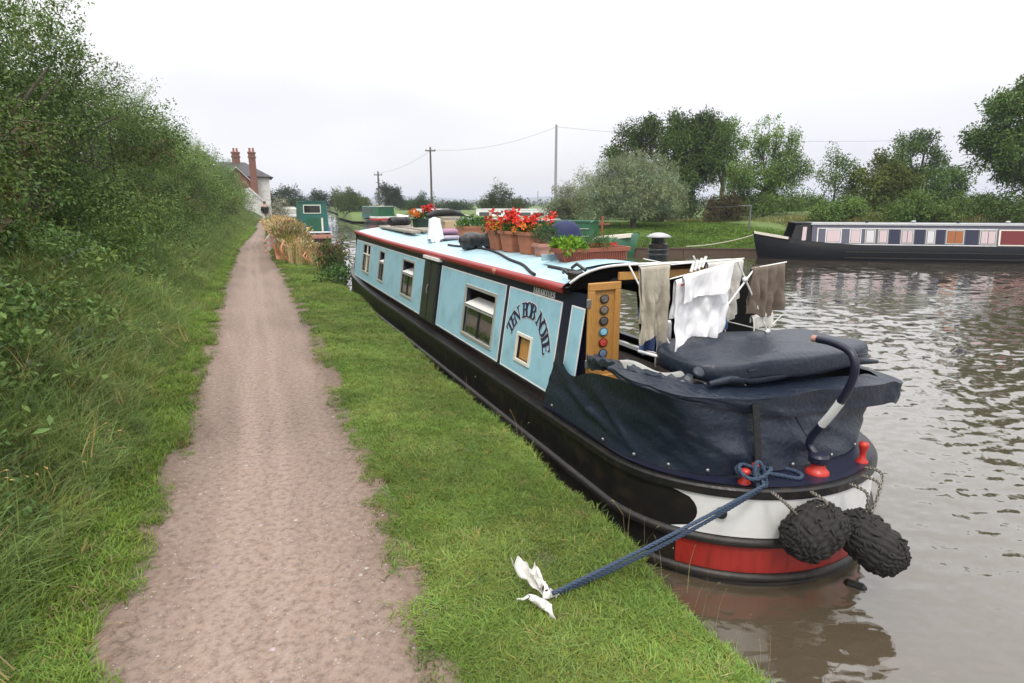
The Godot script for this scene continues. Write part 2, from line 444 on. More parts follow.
func wave(x: float, z: float) -> float:
	# ripples longer across the wind than along it, in ruffled and calmer patches
	var patch := 0.55 + 0.45 * clampf(0.5 + nz2.get_noise_2d(x * 9.0, z * 12.0 + 70.0) * 1.6, 0.0, 1.0)
	var d := Vector2(x - 1.6, z + 2.4).length()
	var calm := (smoothstep(0.4, 1.5, d) * 0.6 + 0.4) * lerpf(1.25, 0.65, smoothstep(4.0, 14.0, d))
	var w1 := nz2.get_noise_2d(x * 150.0 + z * 40.0, z * 340.0 - x * 30.0)
	var w2 := nz2.get_noise_2d(x * 420.0 - z * 90.0 + 500.0, z * 820.0)
	return (w1 * 0.0078 + w2 * 0.0034) * patch * calm
func build_water():
	var pos := PackedVector3Array(); var nor := PackedVector3Array(); var uv := PackedVector2Array(); var tan := PackedFloat32Array(); var idx := PackedInt32Array()
	var NC := 421
	var ds := []
	var d := 1.0
	while d < 420.0:
		ds.append(d)
		d *= 1.0125
	for r in ds:
		var fade := 1.0 - smoothstep(40.0, 120.0, r)
		for j in NC:
			var x: float = r * lerpf(-1.7, 1.7, j / float(NC - 1))
			var z: float = -r
			var y := 0.0; var n := Vector3.UP
			if fade > 0.0:
				y = wave(x, z) * fade
				var e: float = maxf(0.02, r * 0.004)
				n = Vector3(-(wave(x + e, z) * fade - y) / e, 1.0, -(wave(x, z + e) * fade - y) / e).normalized()
			pos.append(Vector3(x, y, z)); nor.append(n)
			uv.append(Vector2(x * 0.30 + z * 0.05, z * 0.45))
			tan.append_array([1.0, 0.0, 0.0, 1.0])
	for i in ds.size() - 1:
		for j in NC - 1:
			var a := i * NC + j; var b := a + 1; var c := a + NC; var e := c + 1
			idx.append_array([a, c, b, b, c, e])
	var arr := []; arr.resize(Mesh.ARRAY_MAX)
	arr[Mesh.ARRAY_VERTEX] = pos; arr[Mesh.ARRAY_NORMAL] = nor; arr[Mesh.ARRAY_TEX_UV] = uv; arr[Mesh.ARRAY_TANGENT] = tan; arr[Mesh.ARRAY_INDEX] = idx
	var am := ArrayMesh.new(); am.add_surface_from_arrays(Mesh.PRIMITIVE_TRIANGLES, arr)
	tag(part("water", am, M.water, self), "rippled brown canal water", "", "", "structure")

func build_hills():
	for k in 2:
		var mb := MB.new(); mb.smooth(true)
		var rows := [[], [], []]
		var R := 1100.0 + 700.0 * k
		for i in 61:
			var a := lerpf(-1.1, 1.0, i / 60.0)
			var h := (3.0 + 5.0 * k) + (nz.get_noise_1d(i * 14.0 + k * 700.0) * 0.5 + 0.5) * (7.0 + 14.0 * k)
			for j in 3:
				var r: float = R + j * 150.0
				rows[j].append(Vector3(sin(a) * r, -3.0 if j == 0 else h * (0.75 if j == 1 else 1.0), -cos(a) * r))
		mb.grid(rows)
		tag(part("hill", mb, M.hill, self), "low hazy hills on the horizon", "", "", "structure")

# ------------------------------------------------------------------ leaves, grass and crowns
func leaf_mesh(n: int, radius: float, ln: float, wd: float, sd: int, droop := 0.3, flat := 0.5, twig := true) -> ArrayMesh:
	var r := RandomNumberGenerator.new(); r.seed = sd
	var pos := PackedVector3Array(); var col := PackedColorArray()
	for i in n:
		var z := r.randf_range(-1, 1); var a := r.randf_range(0, TAU); var q := sqrt(1 - z * z)
		var d := Vector3(cos(a) * q, z, sin(a) * q)
		var o := d * radius * pow(r.randf(), 0.5)
		var dir := (d + Vector3(r.randf_range(-1, 1), r.randf_range(-1, 1) - droop, r.randf_range(-1, 1)) * 0.8).normalized()
		var side := dir.cross(Vector3(r.randf_range(-flat, flat), 1, r.randf_range(-flat, flat))).normalized()
		var up := side.cross(dir)
		var l := ln * r.randf_range(0.65, 1.25); var w := wd * r.randf_range(0.75, 1.2)
		var m := o + dir * l * 0.45 - up * w * 0.12; var e := o + dir * l - up * l * 0.2
		var s := side * w * 0.5
		var k := r.randf_range(0.75, 1.25)
		for p in [o, m + s + up * w * 0.12, m, m + s + up * w * 0.12, e, m, o, m, m - s + up * w * 0.12, m - s + up * w * 0.12, m, e]:
			pos.append(p); col.append(Color(k, k, k * 0.95))
	var arr := []; arr.resize(Mesh.ARRAY_MAX)
	arr[Mesh.ARRAY_VERTEX] = pos; arr[Mesh.ARRAY_COLOR] = col
	var am := ArrayMesh.new(); am.add_surface_from_arrays(Mesh.PRIMITIVE_TRIANGLES, arr)
	return am
func blade_mesh(n: int, radius: float, h0: float, h1: float, wd: float, lean: float, sd: int, head := 0.0) -> ArrayMesh:
	var r := RandomNumberGenerator.new(); r.seed = sd
	var pos := PackedVector3Array(); var col := PackedColorArray()
	for i in n:
		var a := r.randf_range(0, TAU); var q := radius * sqrt(r.randf())
		var o := Vector3(cos(a) * q, -0.01, sin(a) * q)
		var b := r.randf_range(0, TAU)
		var out := Vector3(cos(b), 0, sin(b))
		var side := Vector3(-out.z, 0, out.x).rotated(Vector3.UP, r.randf_range(-0.9, 0.9)) * wd * r.randf_range(0.6, 1.2)
		var h := r.randf_range(h0, h1); var ln := lean * r.randf_range(0.2, 1.3) * h
		var k := r.randf_range(0.7, 1.3)
		var c := Color(k * r.randf_range(0.9, 1.25), k, k * r.randf_range(0.7, 1.1))
		if r.randf() < 0.06: c = Color(2.6 * k, 1.7 * k, 2.2 * k)
		var p1 := o + Vector3.UP * h * 0.5 + out * ln * 0.25
		var p2 := o + Vector3.UP * h * (0.9 - 0.25 * lean) + out * ln
		var t := p2 + out * ln * 0.4 + Vector3.UP * h * 0.1 * (1.0 - lean)
		var s0 := side * 0.5; var s1 := side * 0.42; var s2 := side * 0.25
		for p in [o - s0, p1 - s1, o + s0, o + s0, p1 - s1, p1 + s1, p1 - s1, p2 - s2, p1 + s1, p1 + s1, p2 - s2, p2 + s2, p2 - s2, t, p2 + s2]:
			pos.append(p); col.append(c)
		if head > 0.0:
			for w in 3:
				var hs := side.normalized().rotated(Vector3.UP, w * 1.05) * head * 0.12
				for p in [p2, p2 + hs + (t - p2) * 0.6 + Vector3.UP * head * 0.3, p2 + Vector3.UP * head + out * head * 0.4, p2, p2 + Vector3.UP * head + out * head * 0.4, p2 - hs + Vector3.UP * head * 0.4]:
					pos.append(p); col.append(c * 0.9)
	var arr := []; arr.resize(Mesh.ARRAY_MAX)
	arr[Mesh.ARRAY_VERTEX] = pos; arr[Mesh.ARRAY_COLOR] = col
	var am := ArrayMesh.new(); am.add_surface_from_arrays(Mesh.PRIMITIVE_TRIANGLES, arr)
	return am
func spin(sc: float, tilt := 0.25) -> Basis:
	return (Basis(Vector3.UP, rnd(0, TAU)) * Basis(Vector3.RIGHT, rnd(-tilt, tilt))).scaled(Vector3.ONE * sc)
func any_turn(sc: float) -> Basis:
	return Basis(unit(), rnd(0, TAU)).scaled(Vector3.ONE * sc)
func tinted(c: Color, d: float, at := Vector3.ZERO, f := 30.0) -> Color:
	var k := 1.0 + rnd(-d, d) + nz.get_noise_3d(at.x * f, at.y * f, at.z * f) * 0.5
	var y := rnd(-0.12, 0.15)
	return Color(maxf(c.r * k * (1.0 + y), 0.004), maxf(c.g * k, 0.006), maxf(c.b * k * (1.0 - y), 0.003))

# lobes: [offset from the base, radii, sprigs]
func tree(called: String, label: String, base: Vector3, trunk_h: float, trunk_r: float, lobes: Array, leaf: Mesh, tint: Color, sc := 1.0, gap := 0.15, group := "trees and bushes on the opposite bank", lean := Vector3.ZERO, category := "tree"):
	var t := thing(called, label, category, base, 0.0, group)
	var tr := MB.new()
	var top := Vector3(0, trunk_h, 0) + lean
	tr.tube([Vector3(0, -0.3, 0), Vector3(0.02, trunk_h * 0.3, 0.03) + lean * 0.2, Vector3(-0.03, trunk_h * 0.65, 0) + lean * 0.6, top], [trunk_r * 1.3, trunk_r, trunk_r * 0.85, trunk_r * 0.65], 9)
	part("trunk", tr, M.bark, t)
	for lb in lobes:
		var c: Vector3 = lb[0]
		var m := MB.new()
		var a := top.lerp(Vector3(0, trunk_h * 0.55, 0), rnd(0, 0.5))
		var mid: Vector3 = a.lerp(c, 0.5) + Vector3(rnd(-0.2, 0.2), rnd(0, 0.3), rnd(-0.2, 0.2)) * lb[1].x * 0.5
		m.tube([a, mid, c, c + Vector3(rnd(-0.3, 0.3) * lb[1].x, lb[1].y * 0.75, rnd(-0.3, 0.3) * lb[1].z)], [trunk_r * 0.5, trunk_r * 0.35, trunk_r * 0.2, trunk_r * 0.05], 6)
		for k in 5:
			var d := unit(); d.y = absf(d.y) * 0.8
			m.tube([a.lerp(c, rnd(0.5, 1.0)), c + d * lb[1] * 0.5 + Vector3(rnd(-0.1, 0.1), 0.1, rnd(-0.1, 0.1)), c + d * lb[1] * rnd(0.85, 1.0)], [trunk_r * 0.16, trunk_r * 0.1, trunk_r * 0.03], 5)
		part("limb", m, M.bark, t)
	var xf := []; var cols := []
	# smaller boughs break the outline of each big one
	var all := []
	for lb in lobes:
		if called == "willow_tree":
			all.append(lb)
			continue
		all.append([lb[0], lb[1] * 0.88, int(lb[2] * 0.62)])
		for k in 6:
			var d := unit(); d.y = d.y * 0.7 + 0.35
			all.append([lb[0] + d.normalized() * lb[1] * 0.92, lb[1] * Vector3(rnd(0.18, 0.32), rnd(0.25, 0.5), rnd(0.18, 0.32)), int(lb[2] * 0.085)])
	for lb in all:
		var n: int = lb[2]
		var tries := 0
		while n > 0 and tries < lb[2] * 6:
			tries += 1
			var d := unit()
			var p: Vector3 = lb[0] + d * lb[1] * (pow(rnd(0.02, 1), 0.38) * (1.0 + nz.get_noise_3d(d.x * 90.0 + base.x * 30.0, d.y * 90.0, d.z * 90.0 + lb[0].x * 40.0) * 0.55))
			var g := nz2.get_noise_3d((p.x + base.x) * 55.0 / sc, p.y * 55.0 / sc, (p.z + base.z) * 55.0 / sc)
			if g < -0.35 + gap * 2.0 - 0.3 or p.y < 0.1: continue
			xf.append(Transform3D(any_turn(sc * rnd(0.55, 1.35)), p))
			cols.append(tinted(tint, 0.2, p + base, 25.0))
			n -= 1
	scatter("crown", leaf, M.leaf, xf, cols, t)
	return t

# ------------------------------------------------------------------ the light blue narrowboat
var boat: Node3D
func hull_half(u: float) -> float:
	if u < 3.1: return 0.94 * sqrt(maxf(0.0, 1.0 - pow((3.1 - u) / 0.9, 2.0)))
	if u > 12.4: return 0.94 * (1.0 - pow(minf((u - 12.4) / 3.4, 1.0), 2.3))
	return 0.94
func sheer(u: float) -> float:
	return 0.58 + 0.38 * pow(maxf(0.0, (u - 10.0) / 5.8), 2.0) + 0.02 * pow(maxf(0.0, (4.5 - u) / 2.3), 2.0)
# the outline from the bow along the port side, round the stern and back: t 0 ... 1 each side
func hull_line() -> Array:
	var r := []
	for i in 13: r.append(lerpf(15.8, 12.4, i / 13.0))
	for i in 40: r.append(lerpf(12.4, 3.1, i / 40.0))
	for i in 19: r.append(3.1 - 0.9 * sin(PI * 0.5 * i / 18.0))
	var p := []
	for u in r: p.append(Vector2(u, -hull_half(u)))
	for i in range(r.size() - 2, -1, -1): p.append(Vector2(r[i], hull_half(r[i])))
	return p
func hp(q: Vector2, y: float, off := 0.0) -> Vector3:      # a point of the hull, pushed outward by off
	var o := Vector2.ZERO
	if absf(off) > 0.0:
		var c := Vector2(clampf(q.x, 3.1, 12.4), 0)
		o = (q - c).normalized() * off
		if q.x >= 3.1 and q.x <= 12.4: o = Vector2(0, signf(q.y) * off)
	return Vector3(q.y + o.y, y, 2.2 - q.x - o.x)
func hull_strip(pts: Array, prof: Callable, sm := true) -> MB:       # prof(q) -> points of one cross section
	var mb := MB.new(); mb.smooth(sm)
	var rows := []
	for q in pts: rows.append(prof.call(q))
	mb.grid(rows)
	return mb
func stern_q(a: float) -> Vector2:       # angle round the stern: -PI/2 port ... PI/2 starboard
	return Vector2(3.1 - 0.9 * cos(a), 0.94 * sin(a))

# the port cabin side leans inward: u along, b up it, c outward
const WB_V := 2.11
const WB_H := 0.66
var lean_up := Vector3(0.147, 0.989, 0)
func WP(u: float, b: float, c := 0.0, s := -1.0) -> Vector3:
	var up := Vector3(-s * lean_up.x, lean_up.y, 0)
	var out := Vector3(s * lean_up.y, lean_up.x, 0)
	return Vector3(s * (2.98 - WB_V), WB_H, 2.2 - u) + up * b + out * c
func wbox(mb: MB, u0: float, u1: float, b0: float, b1: float, c0: float, c1: float, s := -1.0):
	var up := Vector3(-s * lean_up.x, lean_up.y, 0); var out := Vector3(s * lean_up.y, lean_up.x, 0)
	var z := Vector3(0, 0, 1)
	mb.box(WP((u0 + u1) * 0.5, (b0 + b1) * 0.5, (c0 + c1) * 0.5, s), Vector3(absf(c1 - c0), absf(b1 - b0), absf(u1 - u0)), Basis(out, up, out.cross(up)), minf(0.003, absf(c1 - c0) * 0.3))
func wall_holes(us: Array, bs: Array, holes: Array, c0: float, c1: float, s := -1.0) -> MB:     # a plate with rectangular openings
	var mb := MB.new()
	for h in holes:
		for x in [h[0], h[1]]:
			if not us.has(x): us.append(x)
		for x in [h[2], h[3]]:
			if not bs.has(x): bs.append(x)
	us.sort(); bs.sort()
	for i in us.size() - 1:
		for j in bs.size() - 1:
			var mu: float = (us[i] + us[i + 1]) * 0.5; var mb_: float = (bs[j] + bs[j + 1]) * 0.5
			var hole := false
			for h in holes:
				if mu > h[0] and mu < h[1] and mb_ > h[2] and mb_ < h[3]: hole = true
			if hole: continue
			for c in [c0, c1]:
				mb.poly([WP(us[i], bs[j], c, s), WP(us[i + 1], bs[j], c, s), WP(us[i + 1], bs[j + 1], c, s), WP(us[i], bs[j + 1], c, s)], Vector3(s, 0, 0) * (1.0 if c == c1 else -1.0))
	for h in holes:
		var k := [WP(h[0], h[2], c0, s), WP(h[1], h[2], c0, s), WP(h[1], h[3], c0, s), WP(h[0], h[3], c0, s)]
		var o := [WP(h[0], h[2], c1, s), WP(h[1], h[2], c1, s), WP(h[1], h[3], c1, s), WP(h[0], h[3], c1, s)]
		for i in 4: mb.quad(k[i], k[(i + 1) % 4], o[(i + 1) % 4], o[i])
	return mb
func roof_y(u: float, x: float) -> float:       # the cambered roof
	var r := 1.525 + 0.05 * pow(maxf(0.0, (u - 9.0) / 4.5), 2.0)
	return r + 0.085 * (1.0 - pow(absf(x) / 0.76, 2.0))

func build_boat():
	boat = thing("narrowboat", "light blue narrowboat with red roof rails moored along the towpath bank", "narrowboat", W(2.2, 2.98, 0), YAW)
	var pts := hull_line()
	# hull plating
	var hull := hull_strip(pts, func(q): return [hp(q, sheer(q.x) - 0.05), hp(q, 0.31), hp(q, 0.06), hp(q, -0.1, -0.02), hp(q, -0.35, -0.05)])
	part("hull", hull, M.black, boat)
	var gw := hull_strip(pts, func(q): var s := sheer(q.x); return [hp(q, s, -0.085), hp(q, s, 0.012), hp(q, s - 0.012, 0.02), hp(q, s - 0.055, 0.02), hp(q, s - 0.062, -0.005)], false)
	part("gunwale", gw, M.gunwale, boat)
	for k in [[0.265, 0.03], [0.045, 0.028], [0.005, 0.016]]:
		var y: float = k[0]; var o: float = k[1]
		var st := hull_strip(pts, func(q): return [hp(q, y + 0.026, -0.003), hp(q, y + 0.018, o), hp(q, y - 0.018, o), hp(q, y - 0.028, -0.003)], true)
		part("rubbing_strake", st, M.strake, boat)
	# the white and the red band round the stern, the white one ending in a curve
	for band in [["white_band", 0.296, 0.532, M.white, -1.02, 0.006], ["red_band", 0.075, 0.236, M.red, -0.98, 0.006]]:
		var mb := MB.new(); mb.smooth(true)
		var rows := []
		for i in 61:
			var row := []
			for j in 9:
				var y: float = lerpf(band[1], band[2], j / 8.0)
				var k := (j / 8.0 - 0.5) * 2.0
				var a0: float = band[4] + (0.16 * sqrt(maxf(0.0, 1.0 - k * k)) - (0.10 if k > 0.3 else 0.0) * 0.0 if band[0] == "white_band" else 0.0)
				var q := stern_q(lerpf(a0, -a0, i / 60.0))
				row.append(hp(q, y, band[5]))
			rows.append(row)
		mb.grid(rows)
		part(band[0], mb, band[3], boat)
	var pipe := MB.new()
	var pq := stern_q(-0.72)
	pipe.tube([hp(pq, 0.44, -0.05), hp(pq, 0.44, 0.03)], 0.032, 12)
	part("exhaust_pipe", pipe, M.black_matt, boat)
	# after deck
	var dk := MB.new()
	var ring := []
	for i in 41: ring.append(hp(stern_q(lerpf(-PI / 2, PI / 2, i / 40.0)), 0.604, -0.012))
	ring.append(Vector3(0.925, 0.604, 2.2 - 4.1)); ring.append(Vector3(-0.925, 0.604, 2.2 - 4.1))
	dk.poly(ring, Vector3.UP)
	part("after_deck", dk, M.navy, boat)
	var fd := MB.new(); fd.smooth(true)
	var frow := []
	for i in 12:
		var u := lerpf(13.1, 15.75, i / 11.0); var w := hull_half(u) - 0.06
		frow.append([Vector3(-w, sheer(u) - 0.01, 2.2 - u), Vector3(0, sheer(u) + 0.02, 2.2 - u), Vector3(w, sheer(u) - 0.01, 2.2 - u)])
	fd.grid(frow)
	part("foredeck", fd, M.red, boat)
	# cabin sides with their openings
	var top := 0.855
	var port_holes := [[5.39, 6.22, 0.125, 0.61], [8.44, 9.08, 0.17, 0.66], [10.37, 10.75, 0.19, 0.67], [11.62, 12.28, 0.20, 0.70], [4.53, 4.78, 0.16, 0.36]]
	part("cabin_side", wall_holes([3.74, 13.2], [0.0, top], port_holes, -0.05, 0.0), M.navy, boat)
	var star_holes := [[5.25, 5.72, 0.08, 0.60], [8.4, 9.1, 0.17, 0.66], [11.6, 12.3, 0.2, 0.7]]
	part("cabin_side", wall_holes([3.74, 13.2], [0.0, top], star_holes, -0.05, 0.0, 1.0), M.navy, boat)
	# pale blue panels edged with a white line, each cut round its windows
	var panels := [[7.86, 13.1, [1, 2, 3]], [5.19, 7.17, [0]], [4.1, 5.09, [4]], [3.76, 3.93, []]]
	for p in panels:
		var hs := []
		for k in p[2]:
			var h: Array = port_holes[k].duplicate()
			hs.append([h[0] - 0.001, h[1] + 0.001, h[2] - 0.001, h[3] + 0.001])
		var pn := part("side_panel", wall_holes([p[0], p[1]], [0.035, 0.742], hs, 0.0005, 0.004), M.blue, boat)
		var ln := MB.new()
		for e in [[p[0] - 0.014, p[1] + 0.014, 0.021, 0.035], [p[0] - 0.014, p[1] + 0.014, 0.742, 0.756], [p[0] - 0.014, p[0], 0.035, 0.742], [p[1], p[1] + 0.014, 0.035, 0.742]]:
			wbox(ln, e[0], e[1], e[2], e[3], 0.0, 0.0055)
		part("coach_line", ln, M.white, pn)
		if p[0] == 4.1: build_lettering(pn)
	for k in port_holes.size(): build_window(port_holes[k], k)
	build_side_door()
	# inside: a floor and dark lining so that the windows look into a room
	var lin := MB.new()
	lin.box(L(8.4, 2.98, 0.5), Vector3(1.7, 0.04, 9.5))
	lin.box(L(13.18, 2.98, 1.05), Vector3(1.56, 1.05, 0.05))
	lin.box(L(7.0, 2.98, 1.02), Vector3(1.5, 0.96, 0.04))
	part("cabin_lining", lin, M.wood_dark, boat)
	# roof, black cantrail and the red handrail along each edge
	var rf := MB.new(); rf.smooth(true)
	var rows := []
	for i in 30:
		var u := lerpf(4.02, 13.24, i / 29.0); var row := []
		for j in 15:
			var x := lerpf(-0.765, 0.765, j / 14.0)
			row.append(Vector3(x, roof_y(u, x), 2.2 - u))
		rows.append(row)
	rf.grid(rows)
	rf.smooth(false)
	var under := []
	for r in rows:
		var q := []
		for p in r: q.append(p - Vector3(0, 0.03, 0))
		under.append(q)
	rf.grid(under)
	part("roof", rf, M.roof_blue, boat)
	for s in [-1.0, 1.0]:
		var hr := MB.new(); hr.smooth(true)
		var hrows := []
		for i in 40:
			var u := lerpf(4.06, 13.26, i / 39.0)
			var y := roof_y(u, 0.76)
			var x: float = 0.752
			var row := []
			for q in [[x + 0.022, y - 0.05], [x + 0.036, y - 0.045], [x + 0.038, y - 0.01], [x + 0.03, y + 0.012], [x + 0.012, y + 0.02], [x - 0.012, y + 0.02], [x - 0.03, y + 0.012], [x - 0.034, y + 0.002]]:
				row.append(Vector3(s * q[0], q[1], 2.2 - u))
			hrows.append(row)
		hr.grid(hrows)
		hr.smooth(false)
		hr.poly(hrows[0], Vector3.BACK); hr.poly(hrows[-1], Vector3.FORWARD)
		part("handrail", hr, M.red_rail, boat)
	var disc := MB.new()
	disc.lathe([[0.0, -0.01], [0.028, -0.01], [0.032, 0.0], [0.028, 0.008], [0.0, 0.012]], L(5.42, 2.98 - 0.795, 1.515), Basis(Vector3.BACK, PI / 2), 14)
	part("reflector_disc", disc, M.pot_pink, boat)
	build_after_cabin()
	build_deck_gear()

func build_lettering(parent: Node):
	var font := SystemFont.new(); font.font_names = PackedStringArray(["Droid Serif"]); font.font_weight = 700
	var word := "TEN BOB NOTE"
	var cu := 4.62; var cb := 0.20; var R := 0.345
	for i in word.length():
		if word[i] == " ": continue
		var a := deg_to_rad(lerpf(150.0, 24.0, i / 11.0))
		for layer in 2:
			var tm := TextMesh.new()
			tm.text = word[i]; tm.font = font; tm.font_size = 96; tm.pixel_size = (0.0019 if layer == 0 else 0.00212); tm.depth = 0.003 if layer == 0 else 0.0016
			var o := MeshInstance3D.new()
			o.mesh = tm; o.material_override = M.letter if layer == 0 else M.letter_edge
			o.name = "letter" if layer == 0 else "letter_outline"
			var up := Vector3(lean_up.x, lean_up.y, 0); var out := Vector3(-lean_up.y, lean_up.x, 0)
			var aft := Vector3(0, 0, 1)
			var rad := aft * cos(a) + up * sin(a); var tang := aft * sin(a) - up * cos(a)
			o.transform = Transform3D(Basis(tang, rad, tang.cross(rad)), WP(cu, cb, 0.0062 + (0.0015 if layer == 0 else 0.0)) + rad * (R + 0.06))
			parent.add_child(o, true)
	var sm := TextMesh.new()
	sm.text = "JABARTUES"; sm.font = font; sm.font_size = 64; sm.pixel_size = 0.00105; sm.depth = 0.003
	var t := MeshInstance3D.new(); t.mesh = sm; t.material_override = M.white; t.name = "side_lettering"
	var up2 := Vector3(lean_up.x, lean_up.y, 0)
	t.transform = Transform3D(Basis(Vector3(0, 0, 1), up2, Vector3(0, 0, 1).cross(up2)), WP(4.42, 0.785, 0.004))
	boat.add_child(t, true)

func build_window(h: Array, k: int):
	var fr := MB.new()
	var w := 0.035 if k < 4 else 0.03
	for e in [[h[0] - w, h[1] + w, h[2] - w, h[2]], [h[0] - w, h[1] + w, h[3], h[3] + w], [h[0] - w, h[0], h[2], h[3]], [h[1], h[1] + w, h[2], h[3]]]:
		wbox(fr, e[0], e[1], e[2], e[3], -0.02, 0.014)
	var f := part("window", fr, M.alu if k < 4 else M.cream, boat)
	var uc: float = (h[0] + h[1]) * 0.5; var bh: float = h[3] - h[2]
	if k == 4:
		var b := MB.new()
		wbox(b, h[0], h[1], h[2], h[3], -0.03, -0.024)
		part("picture_board", b, M.pine, f)
		return
	var split: float = h[2] + bh * (0.66 if k > 0 else 0.64)
	var g := MB.new()
	wbox(g, h[0], h[1], h[2], split, -0.016, -0.010)
	part("pane", g, M.pane, f)
	# dark room board and gathered curtains behind the pane
	for s in [0, 1]:
		var c := MB.new(); c.smooth(true)
		var rows := []
		var a: float = h[0] - 0.02 if s == 0 else h[1] + 0.02
		var e: float = lerpf(h[0], h[1], 0.16 if s == 0 else (0.72 if k < 2 else 0.80))
		for i in 25:
			var u := lerpf(a, e, i / 24.0)
			var z := -0.075 + 0.012 * sin(i * 1.7)
			rows.append([WP(u, h[2] - 0.03, z), WP(u, split + 0.02, z)])
		c.grid(rows)
		part("curtain", c, M.hedge_reflection if s == 1 else M.pine, f)  # green curtain colour stands in for the hedge reflected in the pane
	if k == 3:
		var fr2 := MB.new()
		wbox(fr2, h[0], h[1], split - 0.012, split + 0.012, -0.02, 0.01)
		wbox(fr2, uc - 0.01, uc + 0.01, h[2], h[3], -0.019, 0.009)
		part("glazing_bar", fr2, M.cream, f)
		return
	# the hopper tilted in at the top, sky reflection painted white, with a dark fringe of beads along its lower edge
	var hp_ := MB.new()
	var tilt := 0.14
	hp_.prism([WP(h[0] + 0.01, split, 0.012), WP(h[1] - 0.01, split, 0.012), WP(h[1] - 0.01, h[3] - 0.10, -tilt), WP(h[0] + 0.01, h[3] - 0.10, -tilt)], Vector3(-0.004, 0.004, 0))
	part("hopper", hp_, M.sky_white, f)
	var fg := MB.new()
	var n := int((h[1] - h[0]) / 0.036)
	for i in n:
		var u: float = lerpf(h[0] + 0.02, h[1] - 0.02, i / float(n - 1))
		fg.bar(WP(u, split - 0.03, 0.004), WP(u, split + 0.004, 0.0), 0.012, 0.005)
	part("fringe", fg, M.sky_white, f)
	var bar := MB.new()
	wbox(bar, uc - 0.008, uc + 0.008, h[2], split, -0.02, 0.002)
	part("glazing_bar", bar, M.black_matt, f)

func build_side_door():
	var d := MB.new()
	wbox(d, 7.20, 7.83, 0.0, 0.80, 0.0, 0.012)
	var door := part("side_hatch", d, M.navy, boat)
	for s in [[7.225, 7.495], [7.525, 7.805]]:
		var l := MB.new()
		wbox(l, s[0], s[1], 0.03, 0.765, 0.012, 0.045)
		var leaf := part("door", l, tri_tex(mat(Color(0.018, 0.024, 0.018), 0.4), null, null, 1.0), door)
		leaf.set_meta("label", "closed dark green side door of two")
	var cap := MB.new()
	wbox(cap, 7.19, 7.84, 0.79, 0.83, 0.0, 0.07)
	part("drip_rail", cap, M.white, door)
	var hn := MB.new()
	hn.tube([WP(7.51, 0.36, 0.06), WP(7.51, 0.42, 0.075), WP(7.51, 0.48, 0.06)], 0.01, 6)
	part("handle", hn, M.steel, door)

